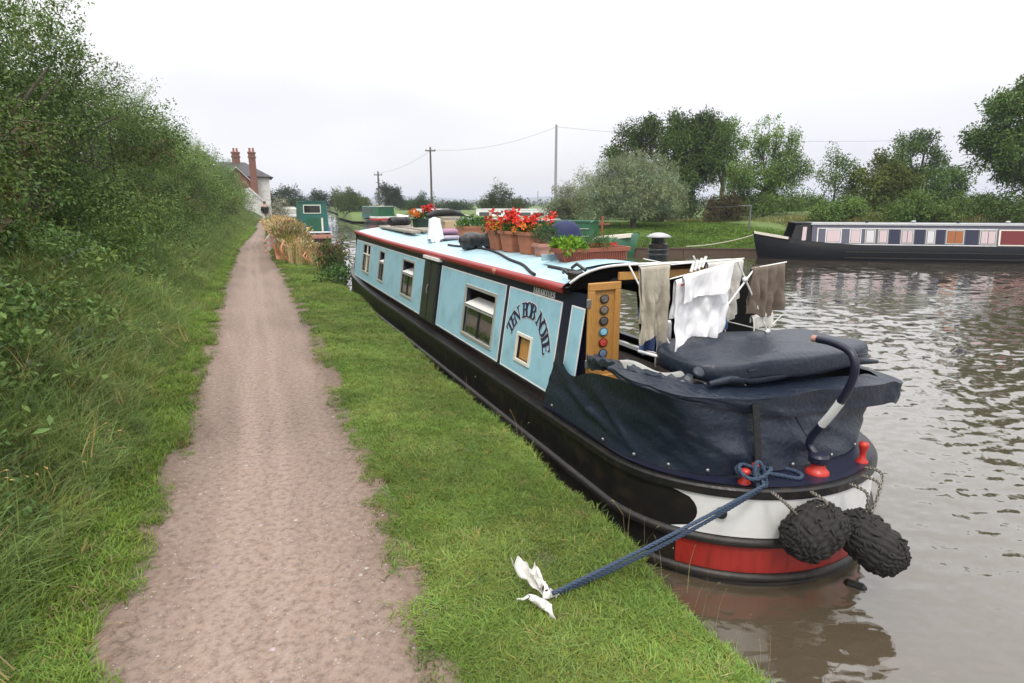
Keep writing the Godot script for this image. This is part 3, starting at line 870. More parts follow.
func arc_pt(x: float, k := 0.0) -> float:        # the curved hood over the cabin doors
	return 1.728 - k - 0.155 * pow(absf(x) / 0.8, 7.0)
func arc_u(x: float) -> float:
	return 3.64 + 0.30 * pow(absf(x) / 0.8, 3.0)
func build_after_cabin():
	# the curved steel hood over the cabin doors: dark outside and in, white front edge
	var mb := MB.new(); mb.smooth(true)
	for k in [0.0, 0.035]:
		var rows := []
		for i in 8:
			var f := i / 7.0
			var row := []
			for j in 27:
				var x := lerpf(-0.80, 0.80, j / 26.0)
				var u := arc_u(x) + 0.16 * f
				row.append(Vector3(x, maxf(arc_pt(x, k) - 0.14 * f * f, roof_y(u, minf(absf(x), 0.76)) - k), 2.2 - u))
			rows.append(row)
		mb.grid(rows)
	part("cabin_hood", mb, M.black_matt, boat)
	var ed := []
	for j in 31:
		var x := lerpf(-0.795, 0.795, j / 30.0)
		if x > 0.55: break
		ed.append(Vector3(x, arc_pt(x) - 0.006, 2.2 - arc_u(x) + 0.01))
	var e := MB.new(); e.tube(ed, 0.010, 8)
	part("hood_edge", e, M.white, boat)
	# sliding hatch and its runners
	var sl := MB.new(); sl.smooth(true)
	var rows2 := []
	for i in 2:
		var row := []
		for j in 9:
			var x := lerpf(-0.42, 0.42, j / 8.0)
			row.append(Vector3(x, roof_y(5, x) + 0.035 - 0.02 * pow(x / 0.42, 2.0), 2.2 - lerpf(4.5, 5.15, i)))
		rows2.append(row)
	sl.grid(rows2); sl.smooth(false)
	sl.box(L(5.15, 2.98, 1.65), Vector3(0.84, 0.06, 0.02))
	part("sliding_hatch", sl, M.roof_blue, boat)
	for s in [-1.0, 1.0]:
		var rn := MB.new()
		rn.box(L(4.55, 2.98 + s * 0.45, 1.585), Vector3(0.03, 0.03, 0.8), Basis.IDENTITY, 0.006)
		part("hatch_runner", rn, M.black_matt, boat)
	# bulkhead with the open doorway
	var bh := MB.new()
	var z0 := 2.2 - 3.72
	for s in [-1.0, 1.0]:
		bh.prism([Vector3(s * 0.52, 0.5, z0), Vector3(s * 0.80, 0.5, z0), Vector3(s * 0.70, 1.5, z0), Vector3(s * 0.52, 1.62, z0)], Vector3(0, 0, -0.05))
	bh.box(Vector3(0, 1.675, z0 - 0.10), Vector3(1.0, 0.05, 0.046))
	part("bulkhead", bh, M.black_matt, boat)
	var li := MB.new()
	li.box(Vector3(-0.05, 1.635, z0 + 0.0), Vector3(0.92, 0.06, 0.03), Basis.IDENTITY, 0.004)
	part("door_lintel", li, M.pine, boat)
	# the port door swung open towards the stern, with six oval plaques
	var x0 := 2.20 - 2.98; var zd := 2.2 - 3.68; var wd := 0.285; var yb := 0.86; var yt := 1.60
	var bs := Basis(Vector3.UP, 0.12)
	var o := Vector3(x0, 0, zd)
	var dm := MB.new()
	dm.box(o + bs * Vector3(wd * 0.5, (yb + yt) * 0.5, -0.012), Vector3(wd - 0.09, yt - yb - 0.09, 0.014), bs)
	for r in [[wd * 0.5, yb + 0.028, wd, 0.056], [wd * 0.5, yt - 0.028, wd, 0.056], [0.026, (yb + yt) * 0.5, 0.052, yt - yb - 0.112], [wd - 0.026, (yb + yt) * 0.5, 0.052, yt - yb - 0.112]]:
		dm.box(o + bs * Vector3(r[0], r[1], 0), Vector3(r[2], r[3], 0.032), bs, 0.005)
	var door := part("cabin_door", dm, M.pine, boat, "open varnished pine cabin door with oval plaques")
	var cols := [Color(0.09, 0.085, 0.075), Color(0.12, 0.10, 0.085), Color(0.06, 0.06, 0.06), Color(0.16, 0.36, 0.46), Color(0.36, 0.04, 0.03), Color(0.08, 0.12, 0.18)]
	for i in 6:
		var y := yt - 0.12 - i * 0.080
		var c := o + bs * Vector3(wd * 0.5, y, 0.0)
		var b := MB.new()
		b.lathe([[0.0, 0.0], [0.033, 0.0], [0.033, 0.004], [0.028, 0.006], [0.0, 0.006]], c, bs * Basis(Vector3(1.25, 0, 0), Vector3(0, 0, 1), Vector3(0, -1, 0)), 20, false)
		var pl := part("plaque", b, mat(cols[i] * 0.45, 0.4, 0.2), door)
		var f := MB.new()
		f.lathe([[0.0, 0.0], [0.024, 0.0], [0.022, 0.0022], [0.0, 0.0022]], c + bs * Vector3(0, 0, 0.0062), bs * Basis(Vector3(1.25, 0, 0), Vector3(0, 0, 1), Vector3(0, -1, 0)), 18, false)
		part("plaque_face", f, tri_tex(mat(cols[i] * 2.2, 0.45), noise_tex(0.06, [[0.0, Color(0.35, 0.35, 0.35)], [0.5, Color(0.8, 0.8, 0.8)], [0.56, Color(1, 1, 1)], [1.0, Color(0.5, 0.5, 0.5)]], 64, FastNoiseLite.TYPE_SIMPLEX, 2, 60 + i), null, 9.0), door)
	for y in [1.02, 1.46]:
		var hi := MB.new()
		hi.box(o + bs * Vector3(-0.006, y, 0.012), Vector3(0.03, 0.06, 0.02), bs, 0.003)
		part("hinge", hi, M.steel, door)
	# black starboard door, folded back
	var sd := MB.new()
	sd.box(Vector3(0.50, 1.2, z0 + 0.18), Vector3(0.035, 0.82, 0.30), Basis.IDENTITY, 0.004)
	part("cabin_door", sd, M.black_matt, boat, "dark starboard cabin door folded back")
	# well deck floor of the steering position
	var fl := MB.new()
	fl.box(L(3.2, 2.98, 0.62), Vector3(1.3, 0.03, 1.0))
	part("cockpit_floor", fl, M.wood_dark, boat)
	# chimney
	var ch := MB.new()
	var cp := L(4.35, 3.28, 1.535)
	ch.lathe([[0.105, 0.0], [0.105, 0.03], [0.082, 0.04], [0.082, 0.27], [0.075, 0.275], [0.0, 0.275]], cp, Basis.IDENTITY, 24, false)
	var chim := part("chimney", ch, M.black, boat)
	for y in [0.175, 0.215]:
		var bd := MB.new()
		bd.lathe([[0.082, y], [0.0865, y + 0.004], [0.0865, y + 0.014], [0.082, y + 0.018]], cp, Basis.IDENTITY, 24)
		part("band", bd, M.gunwale, chim)
	var cs := MB.new()
	for k in 3: cs.bar(cp + Vector3(cos(k * 2.1) * 0.06, 0.27, sin(k * 2.1) * 0.06), cp + Vector3(cos(k * 2.1) * 0.05, 0.345, sin(k * 2.1) * 0.05), 0.012, 0.006)
	cs.lathe([[0.05, 0.27], [0.05, 0.325]], cp, Basis.IDENTITY, 14)
	part("cap_stand", cs, M.black, chim)
	var cc := MB.new()
	cc.lathe([[0.104, 0.330], [0.107, 0.335], [0.075, 0.353], [0.035, 0.366], [0.0, 0.37]], cp, Basis.IDENTITY, 24)
	cc.lathe([[0.0, 0.326], [0.104, 0.330]], cp, Basis.IDENTITY, 24)
	part("cap", cc, mat(Color(0.40, 0.40, 0.40), 0.55, 0.2), chim)
	# chain of the hatch and its cleat at the corner of the roof
	var cl := MB.new()
	var lk := []
	for i in 15: lk.append(L(4.35 - i * 0.035, 2.36 - 0.03 * sin(i * 0.8), 1.60 + 0.035 * absf(sin(i * 1.1))))
	cl.tube(lk, 0.014, 6)
	cl.box(L(4.1, 2.33, 1.60), Vector3(0.06, 0.07, 0.16), Basis.IDENTITY, 0.01)
	cl.tube([L(4.16, 2.33, 1.66), L(4.05, 2.31, 1.70), L(3.95, 2.33, 1.66)], 0.012, 6)
	part("roof_cleat", cl, M.black, boat)

func build_deck_gear():
	# red mooring studs
	for q in [[2.45, 2.62], [2.40, 2.49], [2.33, 3.36]]:
		var d := MB.new()
		var hgt: float = 0.085 if q[1] < 3.0 else 0.13
		d.lathe([[0.036, 0.0], [0.036, 0.012], [0.02, 0.03], [0.018, hgt * 0.55], [0.026, hgt * 0.75], [0.03, hgt * 0.85], [0.026, hgt], [0.0, hgt + 0.004]], L(q[0], q[1], 0.598), Basis.IDENTITY, 16)
		part("mooring_stud", d, M.red_bright, boat)
	# tiller: red boss on the deck, dark swan neck, white band, bare wooden end
	var bo := MB.new()
	bo.lathe([[0.066, 0.0], [0.066, 0.016], [0.055, 0.028], [0.042, 0.042], [0.04, 0.075]], L(2.33, 2.98, 0.598), Basis.IDENTITY, 22)
	var till := part("tiller", bo, M.red_bright, boat)
	var col := MB.new()
	col.lathe([[0.05, 0.07], [0.056, 0.078], [0.058, 0.11], [0.048, 0.125], [0.0, 0.13]], L(2.33, 2.98, 0.598), Basis.IDENTITY, 20, false)
	part("rudder_collar", col, M.navy, till)
	var way := [Vector2(2.345, 0.70), Vector2(2.40, 0.745), Vector2(2.395, 0.80), Vector2(2.36, 0.86), Vector2(2.29, 0.97), Vector2(2.23, 1.08), Vector2(2.19, 1.18), Vector2(2.175, 1.26), Vector2(2.185, 1.32), Vector2(2.225, 1.365), Vector2(2.30, 1.385), Vector2(2.38, 1.39), Vector2(2.46, 1.385)]
	var cv := Curve3D.new()
	for i in way.size():
		var t: Vector2 = (way[mini(i + 1, way.size() - 1)] - way[maxi(i - 1, 0)]) * 0.17
		cv.add_point(L(way[i].x, 2.98, way[i].y), Vector3(0, -t.y, t.x), Vector3(0, t.y, -t.x))
	var pp := cv.tessellate_even_length(5, 0.02)
	var n := pp.size()
	var i0 := 0; var i1 := 0
	for i in n:
		if pp[i].y < 0.90: i0 = i
		if pp[i].y < 1.07 and i < n * 0.6: i1 = i
	var nk := MB.new(); nk.tube(Array(pp.slice(0, n - 3)), 0.0225, 12)
	part("swan_neck", nk, M.navy, till)
	var wb := MB.new(); wb.tube(Array(pp.slice(i0, i1 + 1)), 0.0238, 12)
	part("white_band", wb, M.white, till)
	var tip := MB.new(); tip.tube(Array(pp.slice(n - 4, n)), 0.02, 12)
	part("wooden_end", tip, mat(Color(0.42, 0.22, 0.17), 0.6), till)
	# rudder and propeller just under the water
	var ru := MB.new()
	ru.box(L(2.06, 3.06, -0.09), Vector3(0.05, 0.24, 0.12), Basis(Vector3.UP, 0.5), 0.02)
	ru.tube([L(2.33, 2.98, -0.3), L(2.33, 2.98, -0.05)], 0.03, 10)
	part("rudder", ru, M.black, boat)

# ------------------------------------------------------------------ cloth and covers
func spline(p: Array, n: int) -> Array:
	var cv := Curve3D.new()
	for i in p.size():
		var t: Vector3 = (p[mini(i + 1, p.size() - 1)] - p[maxi(i - 1, 0)]) / 6.0
		cv.add_point(p[i], -t, t)
	var r := []
	for i in n: r.append(cv.sample(int(minf(i / float(n - 1) * (p.size() - 1), p.size() - 1.001)), fmod(i / float(n - 1) * (p.size() - 1), 1.0) if i < n - 1 else 1.0))
	return r
func build_cover():
	var t := thing("stern_cover", "navy vinyl cover wrapped round the steering deck of the light blue narrowboat", "boat cover", W(2.2, 2.98, 0), YAW)
	var lo := spline([L(4.12, 2.075, 0.612), L(3.2, 2.06, 0.612), L(2.85, 2.13, 0.612), L(2.60, 2.30, 0.612), L(2.46, 2.57, 0.612), L(2.42, 2.98, 0.612), L(2.46, 3.4, 0.612), L(2.60, 3.65, 0.612), L(2.85, 3.82, 0.612), L(3.2, 3.90, 0.612), L(4.12, 3.88, 0.612)], 121)
	var hi := spline([L(3.98, 2.115, 1.08), L(3.72, 2.09, 0.94), L(3.35, 2.06, 1.05), L(2.85, 2.07, 1.10), L(2.60, 2.20, 1.07), L(2.53, 2.75, 1.02), L(2.53, 3.2, 1.01), L(2.55, 3.78, 1.0), L(2.85, 3.90, 1.03), L(3.5, 3.86, 1.06), L(4.05, 3.82, 1.08)], 121)
	var rows := []
	for j in 19:
		var k := j / 18.0
		var row := []
		for i in 121:
			var p: Vector3 = lo[i].lerp(hi[i], k)
			var ctr := Vector3(0, p.y, minf(p.z, -1.2))
			var o: Vector3 = (p - ctr).normalized()
			var a := i / 120.0
			# creases pulled between the fastenings, as (a, k) to (a, k) and depth
			var cr := 0.0
			for c in [[0.17, 1.0, 0.19, 0.0, 0.030], [0.03, 0.9, 0.18, 0.1, 0.022], [0.05, 0.15, 0.19, 0.55, -0.018], [0.20, 0.05, 0.40, 0.75, 0.020], [0.34, 0.05, 0.27, 0.9, -0.014], [0.30, 0.1, 0.47, 0.45, 0.016], [0.44, 0.95, 0.36, 0.3, 0.012], [0.48, 0.2, 0.62, 0.6, 0.018], [0.66, 0.9, 0.58, 0.1, -0.014], [0.72, 0.1, 0.66, 0.8, 0.016]]:
				var p0 := Vector2(c[0] * 4.0, c[1] * 0.5); var p1 := Vector2(c[2] * 4.0, c[3] * 0.5); var q := Vector2(i / 120.0 * 4.0, k * 0.5)
				var tt := clampf((q - p0).dot(p1 - p0) / (p1 - p0).length_squared(), 0.0, 1.0)
				var dd := q.distance_to(p0.lerp(p1, tt))
				cr += c[4] * exp(-dd / 0.045) * (0.4 + 0.6 * sin(PI * clampf(tt, 0.08, 0.92)))
			# sag between the eyelets, pulled diagonal folds, slack in the middle
			var fold := sin(a * 60.0 + k * 5.0) * 0.003 + nz.get_noise_2d(a * 700.0 + k * 160.0, k * 60.0) * 0.022 + nz.get_noise_2d(a * 300.0 - k * 140.0, k * 40.0 + 400.0) * 0.025
			p += o * (fold + cr) * sin(PI * clampf(k * 0.9 + 0.08, 0, 1)) - o * 0.008 * sin(PI * k)
			row.append(p)
		rows.append(row)
	var mb := MB.new(); mb.smooth(true); mb.grid(rows)
	part("side_sheet", mb, M.vinyl, t)
	# welded seams, one dark strap
	for s in [64]:
		var sp := []
		for j in 19:
			var p: Vector3 = rows[j][s]
			sp.append(p + (p - Vector3(0, p.y, minf(p.z, -1.2))).normalized() * 0.004)
		var m := MB.new()
		for j in 18: m.bar(sp[j], sp[j + 1], 0.022, 0.004, (sp[j] - Vector3(0, sp[j].y, -1.2)).normalized())
		part("seam", m, M.vinyl, t)
	var bk := MB.new()
	bk.bar(L(2.475, 2.60, 1.03), L(2.425, 2.62, 0.64), 0.05, 0.006, Vector3(0, 0, 1))
	part("closing_strip", bk, M.black_matt, t)
	# turn-button fasteners along the foot
	for i in range(3, 120, 9):
		var p: Vector3 = lo[i] + Vector3(0, 0.03, 0)
		var o := (p - Vector3(0, p.y, minf(p.z, -1.2))).normalized()
		var m := MB.new()
		m.lathe([[0.0, 0.0], [0.011, 0.0], [0.011, 0.006], [0.006, 0.010], [0.0, 0.010]], p + o * 0.008, Basis(Quaternion(Vector3.UP, o)), 10)
		part("fastener", m, M.steel, t)
	# the flap that hangs over the rim
	var rim := spline([L(3.15, 2.04, 1.14), L(2.82, 2.06, 1.12), L(2.58, 2.20, 1.095), L(2.49, 2.62, 1.045), L(2.48, 3.15, 1.04), L(2.49, 3.70, 1.02), L(2.53, 3.93, 0.985), L(2.86, 3.96, 1.02), L(3.4, 3.93, 1.07)], 81)
	var vr := []
	for j in 12:
		var row := []
		for i in 81:
			var p: Vector3 = rim[i]
			var o := (p - Vector3(0, p.y, -1.1)).normalized()
			var a := i / 80.0
			var drop := 0.04 + 0.105 * smoothstep(0.25, 0.5, a) * (1.0 - 0.5 * smoothstep(0.85, 1.0, a)) + nz.get_noise_1d(a * 500.0) * 0.014
			if j < 4: p += -o * 0.16 * (1.0 - j / 4.0) + Vector3(0, 0.035 * (1.0 - j / 4.0) + 0.004, 0)
			else:
				var k := (j - 4) / 7.0
				p += Vector3(0, 0.004 - drop * k, 0) - o * (0.012 * k)
			p += o * nz.get_noise_2d(a * 900.0, j * 12.0) * 0.022 + Vector3(0, nz.get_noise_2d(a * 500.0 + 77.0, 0.0) * 0.02, 0)
			row.append(p)
		vr.append(row)
	var vm := MB.new(); vm.smooth(true); vm.grid(vr.slice(0, 5)); vm.st.set_smooth_group(1); vm.grid(vr.slice(4))
	part("rim_flap", vm, M.vinyl, t)
	# loose folds by the doors, turned over to show the pale lining
	var fr := []
	var foldline := spline([L(3.62, 2.16, 1.10), L(3.3, 2.12, 1.145), L(3.05, 2.13, 1.16), L(2.84, 2.2, 1.15), L(2.72, 2.34, 1.15)], 33)
	for j in 9:
		var row := []
		for i in 33:
			var k := j / 8.0
			var p: Vector3 = foldline[i]
			p += Vector3(0.02 - 0.11 * k + 0.08 * k * k, 0.03 * sin(PI * k) - 0.07 * k + nz.get_noise_2d(i * 16.0, j * 30.0) * 0.05, 0.05 * k)
			row.append(p)
		fr.append(row)
	var fm := MB.new(); fm.smooth(true); fm.grid(fr)
	part("folded_edge", fm, M.vinyl, t)
	var lr := []
	for j in 9:
		var row := []
		for i in 25:
			var k := j / 8.0; var a := i / 24.0
			var p := L(3.12, 2.13, 1.165).lerp(L(2.68, 2.5, 1.15), a)
			var wd := 0.10 + 0.05 * sin(a * PI) + 0.03 * sin(a * 11.0)
			p += Vector3(-0.05 + wd * 0.25 * k, 0.012 - 0.055 * k + 0.05 * sin(a * 9.0 + k * 2.0) * 0.5 + 0.02 * sin(PI * k), wd * 0.75 * k - 0.02)
			row.append(p)
		lr.append(row)
	var lm := MB.new(); lm.smooth(true); lm.grid(lr)
	part("pale_lining", lm, M.vinyl_in, t)
	var pole := MB.new()
	pole.tube([L(3.2, 2.3, 1.21), L(2.75, 2.46, 1.185)], 0.011, 8)
	part("frame_tube", pole, M.airer, t)

func build_hood():
	# the pram hood folded down flat on the rim of the cover
	var t := thing("folded_hood", "folded navy vinyl pram hood lying across the rim of the stern cover", "boat cover", W(2.2, 2.98, 0), YAW)
	var rows := []
	var N := 48
	for i in 15:
		var k := i / 14.0
		var th := lerpf(-PI / 2, PI / 2, k)
		var row := []
		for j in N:
			var a := TAU * j / N
			var ca := cos(a); var sa := sin(a)
			var x := signf(ca) * pow(absf(ca), 0.42); var z := signf(sa) * pow(absf(sa), 0.42)
			var r := pow(cos(th), 0.22)
			var p := Vector3(x * 0.74 * r, 0, z * 0.29 * r)
			var skew := p.x / 0.74
			p.z += -0.06 * skew * skew
			var y := 0.07 * signf(sin(th)) * pow(absf(sin(th)), 0.45)
			if th > 0: y *= 1.25 + 0.5 * (-p.z / 0.3) * 0.6 + 0.25 * cos(skew * 1.5)
			y += nz.get_noise_3d(p.x * 90.0, th * 40.0, p.z * 120.0) * 0.035 + sin(p.x * 9.0 + p.z * 14.0) * 0.005
			row.append(L(2.84, 3.07, 1.185) + p + Vector3(0, y - 0.012 * skew, 0))
		rows.append(row)
	var mb := MB.new(); mb.smooth(true); mb.grid(rows, true)
	part("folded_sheet", mb, M.vinyl, t)
	var rl := []
	for i in 9: rl.append(L(2.60 + 0.015 * sin(i * 1.3), lerpf(2.36, 3.75, i / 8.0), 1.145 + 0.012 * sin(i * 2.1)))
	var ro := MB.new(); ro.tube(rl, [0.015, 0.028, 0.032, 0.03, 0.026, 0.03, 0.034, 0.028, 0.012], 12)
	part("rolled_edge", ro, M.vinyl, t)
	var kn := MB.new()
	kn.lathe([[0.0, 0.0], [0.035, 0.0], [0.035, 0.012], [0.028, 0.018], [0.0, 0.02]], L(2.66, 2.33, 1.20), Basis(Vector3(1, 0.3, 0).normalized(), -0.5) * Basis(Vector3.RIGHT, PI * 0.4), 16)
	part("hinge_boss", kn, M.vinyl, t)
	var st := MB.new()
	for s in [[2.58, 2.62], [2.92, 3.42]]:
		st.tube([L(2.57, s[1], 1.20), L(2.575, s[1] + 0.12, 1.205), L(2.58, s[1] + 0.22, 1.20)], 0.005, 5)
	part("strap", st, M.vinyl, t)

# cloth hanging from a rail: a and b the ends of its top edge, front and back drops
func hang(a: Vector3, b: Vector3, drop: float, back: float, ruck: float, sd: float, taper := 0.0, th := 0.012) -> MB:
	var mb := MB.new(); mb.smooth(true)
	var w := (b - a); var out := Vector3.UP.cross(w).normalized()
	if out.z < 0: out = -out
	var rows := []
	var NJ := 44; var NI := 46
	for j in NJ:
		var k := j / float(NJ - 1)
		var s := lerpf(-back, drop, k)     # length along the cloth measured from the rail
		var row := []
		for i in NI:
			var q := i / float(NI - 1)
			var hang_ := absf(s)
			var grow := clampf(hang_ / 0.25, 0, 1)
			var qq := 0.5 + (q - 0.5) * (1.0 - taper * grow) + nz.get_noise_2d(q * 160.0 + sd * 90.0, s * 300.0) * 0.04 * grow
			var p := a + w * qq
			p.y -= hang_ * (1.0 + 0.06 * sin(q * 7.0 + sd)) - 0.01 * grow
			var fold := sin(q * ruck * TAU + sd + s * 1.5) * 0.018 * grow + nz.get_noise_2d(q * 300.0 + sd * 50.0, s * 200.0) * 0.05 * grow + nz2.get_noise_2d(q * 520.0 + sd * 70.0 + s * 260.0, s * 420.0 - q * 200.0) * 0.012 * grow
			p += out * ((0.014 if s > 0 else -0.014) * clampf(hang_ * 60.0, 0, 1) + fold)
			row.append(p)
		rows.append(row)
	mb.grid(rows)
	return mb

func build_washing():
	var at := W(2.2, 2.98, 0)
	var t := thing("clothes_airer", "white folding clothes airer standing in the steering well", "clothes airer", at, YAW)
	var legs := [[L(3.3, 2.26, 1.77), L(3.0, 2.46, 1.18)], [L(3.0, 2.46, 1.18), L(3.1, 2.66, 1.62)], [L(3.02, 2.90, 1.79), L(3.02, 3.22, 1.30)], [L(3.02, 3.06, 1.74), L(3.02, 2.62, 1.25)], [L(3.5, 2.95, 1.78), L(3.5, 3.3, 1.2)], [L(3.02, 3.22, 1.30), L(3.3, 2.6, 0.66)], [L(3.0, 2.46, 1.18), L(3.3, 2.3, 0.66)]]
	for l in legs:
		var m := MB.new(); m.tube([l[0], l[1]], 0.006, 8)
		part("leg", m, M.airer, t)
	for r in [[L(3.1, 2.20, 1.775), L(3.1, 2.46, 1.785)], [L(3.0, 2.36, 1.70), L(3.0, 2.90, 1.79)], [L(3.3, 2.6, 1.75), L(3.3, 3.23, 1.77)], [L(3.02, 3.03, 1.735), L(3.02, 3.33, 1.765)], [L(3.1, 2.44, 1.775), L(3.5, 2.52, 1.775)], [L(3.02, 3.22, 1.30), L(3.45, 3.22, 1.30)], [L(3.02, 3.33, 1.40), L(3.02, 3.2, 1.30)]]:
		var m := MB.new(); m.tube([r[0], r[1]], 0.0042, 7)
		part("rail", m, M.airer, t)
	for h in [L(3.0, 2.46, 1.18), L(3.02, 3.22, 1.30), L(3.02, 2.98, 1.665)]:
		var m := MB.new(); m.lathe([[0.0, -0.012], [0.018, -0.01], [0.018, 0.01], [0.0, 0.012]], h, Basis(Vector3.RIGHT, PI / 2), 10)
		part("joint", m, M.airer, t)
	var items := [
		["trousers", "beige trousers hung over the left end of the airer", "trousers", L(3.1, 2.205, 1.775), L(3.1, 2.425, 1.785), 0.48, 0.35, 2.0, 1.0, 0.12, "cloth_beige"],
		["shirt", "white shirt draped in the middle of the airer, nearest the stern", "shirt", L(2.98, 2.385, 1.70), L(2.98, 2.80, 1.79), 0.44, 0.25, 1.4, 2.0, -0.06, "cloth_white"],
		["towel", "cream towel hanging behind the white shirt", "towel", L(3.3, 2.90, 1.755), L(3.3, 3.215, 1.77), 0.42, 0.3, 3.0, 3.0, 0.05, "cloth_cream"],
		["jumper", "brown ribbed jumper hung over the right end of the airer", "jumper", L(3.02, 3.03, 1.745), L(3.02, 3.31, 1.765), 0.34, 0.30, 4.0, 4.0, -0.05, "cloth_brown"],
		["jeans", "blue jeans hung low between the white shirt and the brown jumper", "jeans", L(3.3, 2.93, 1.55), L(3.3, 3.13, 1.56), 0.30, 0.2, 2.0, 5.0, 0.2, "denim"],
		["blouse", "blue blouse hanging low behind the beige trousers", "blouse", L(3.3, 2.37, 1.50), L(3.3, 2.50, 1.51), 0.34, 0.1, 2.0, 6.0, 0.0, "cloth_blue"],
		["vest", "white vest hanging low behind the beige trousers", "vest", L(3.2, 2.42, 1.40), L(3.2, 2.54, 1.40), 0.30, 0.1, 2.0, 7.0, 0.0, "cloth_white"],
		["sock", "pale grey sock pegged under the brown jumper", "sock", L(3.02, 3.06, 1.42), L(3.02, 3.24, 1.44), 0.10, 0.05, 2.0, 8.0, 0.2, "cloth_cream"]]
	for it in items:
		var o := part(it[0], hang(it[3], it[4], it[5], it[6], it[7], it[8], it[9]), M[it[10]], self)
		o.position = at; o.rotation.y = YAW
		tag(o, it[1], it[2], "washing hung out on the airer")
	# the sleeve of the white shirt thrown over its front, with a red tag and loose points at the collar
	var sh := get_node("shirt")
	var m := hang(L(2.93, 2.40, 1.72), L(2.93, 2.78, 1.80), 0.17, 0.05, 1.0, 9.0, 0.1)
	part("collar", m, M.cloth_white, sh)
	var rt := MB.new()
	rt.bar(L(2.945, 2.405, 1.665), L(2.945, 2.46, 1.70), 0.016, 0.004, Vector3.BACK)
	part("red_tag", rt, M.red_bright, sh)
	for k in 4:
		var pk := MB.new()
		pk.bar(L(2.98, 2.50 + k * 0.028, 1.74 + k * 0.008), L(2.98, 2.52 + k * 0.03, 1.80 + k * 0.01), 0.014, 0.01)
		part("clothes_peg", pk, M.airer, t)

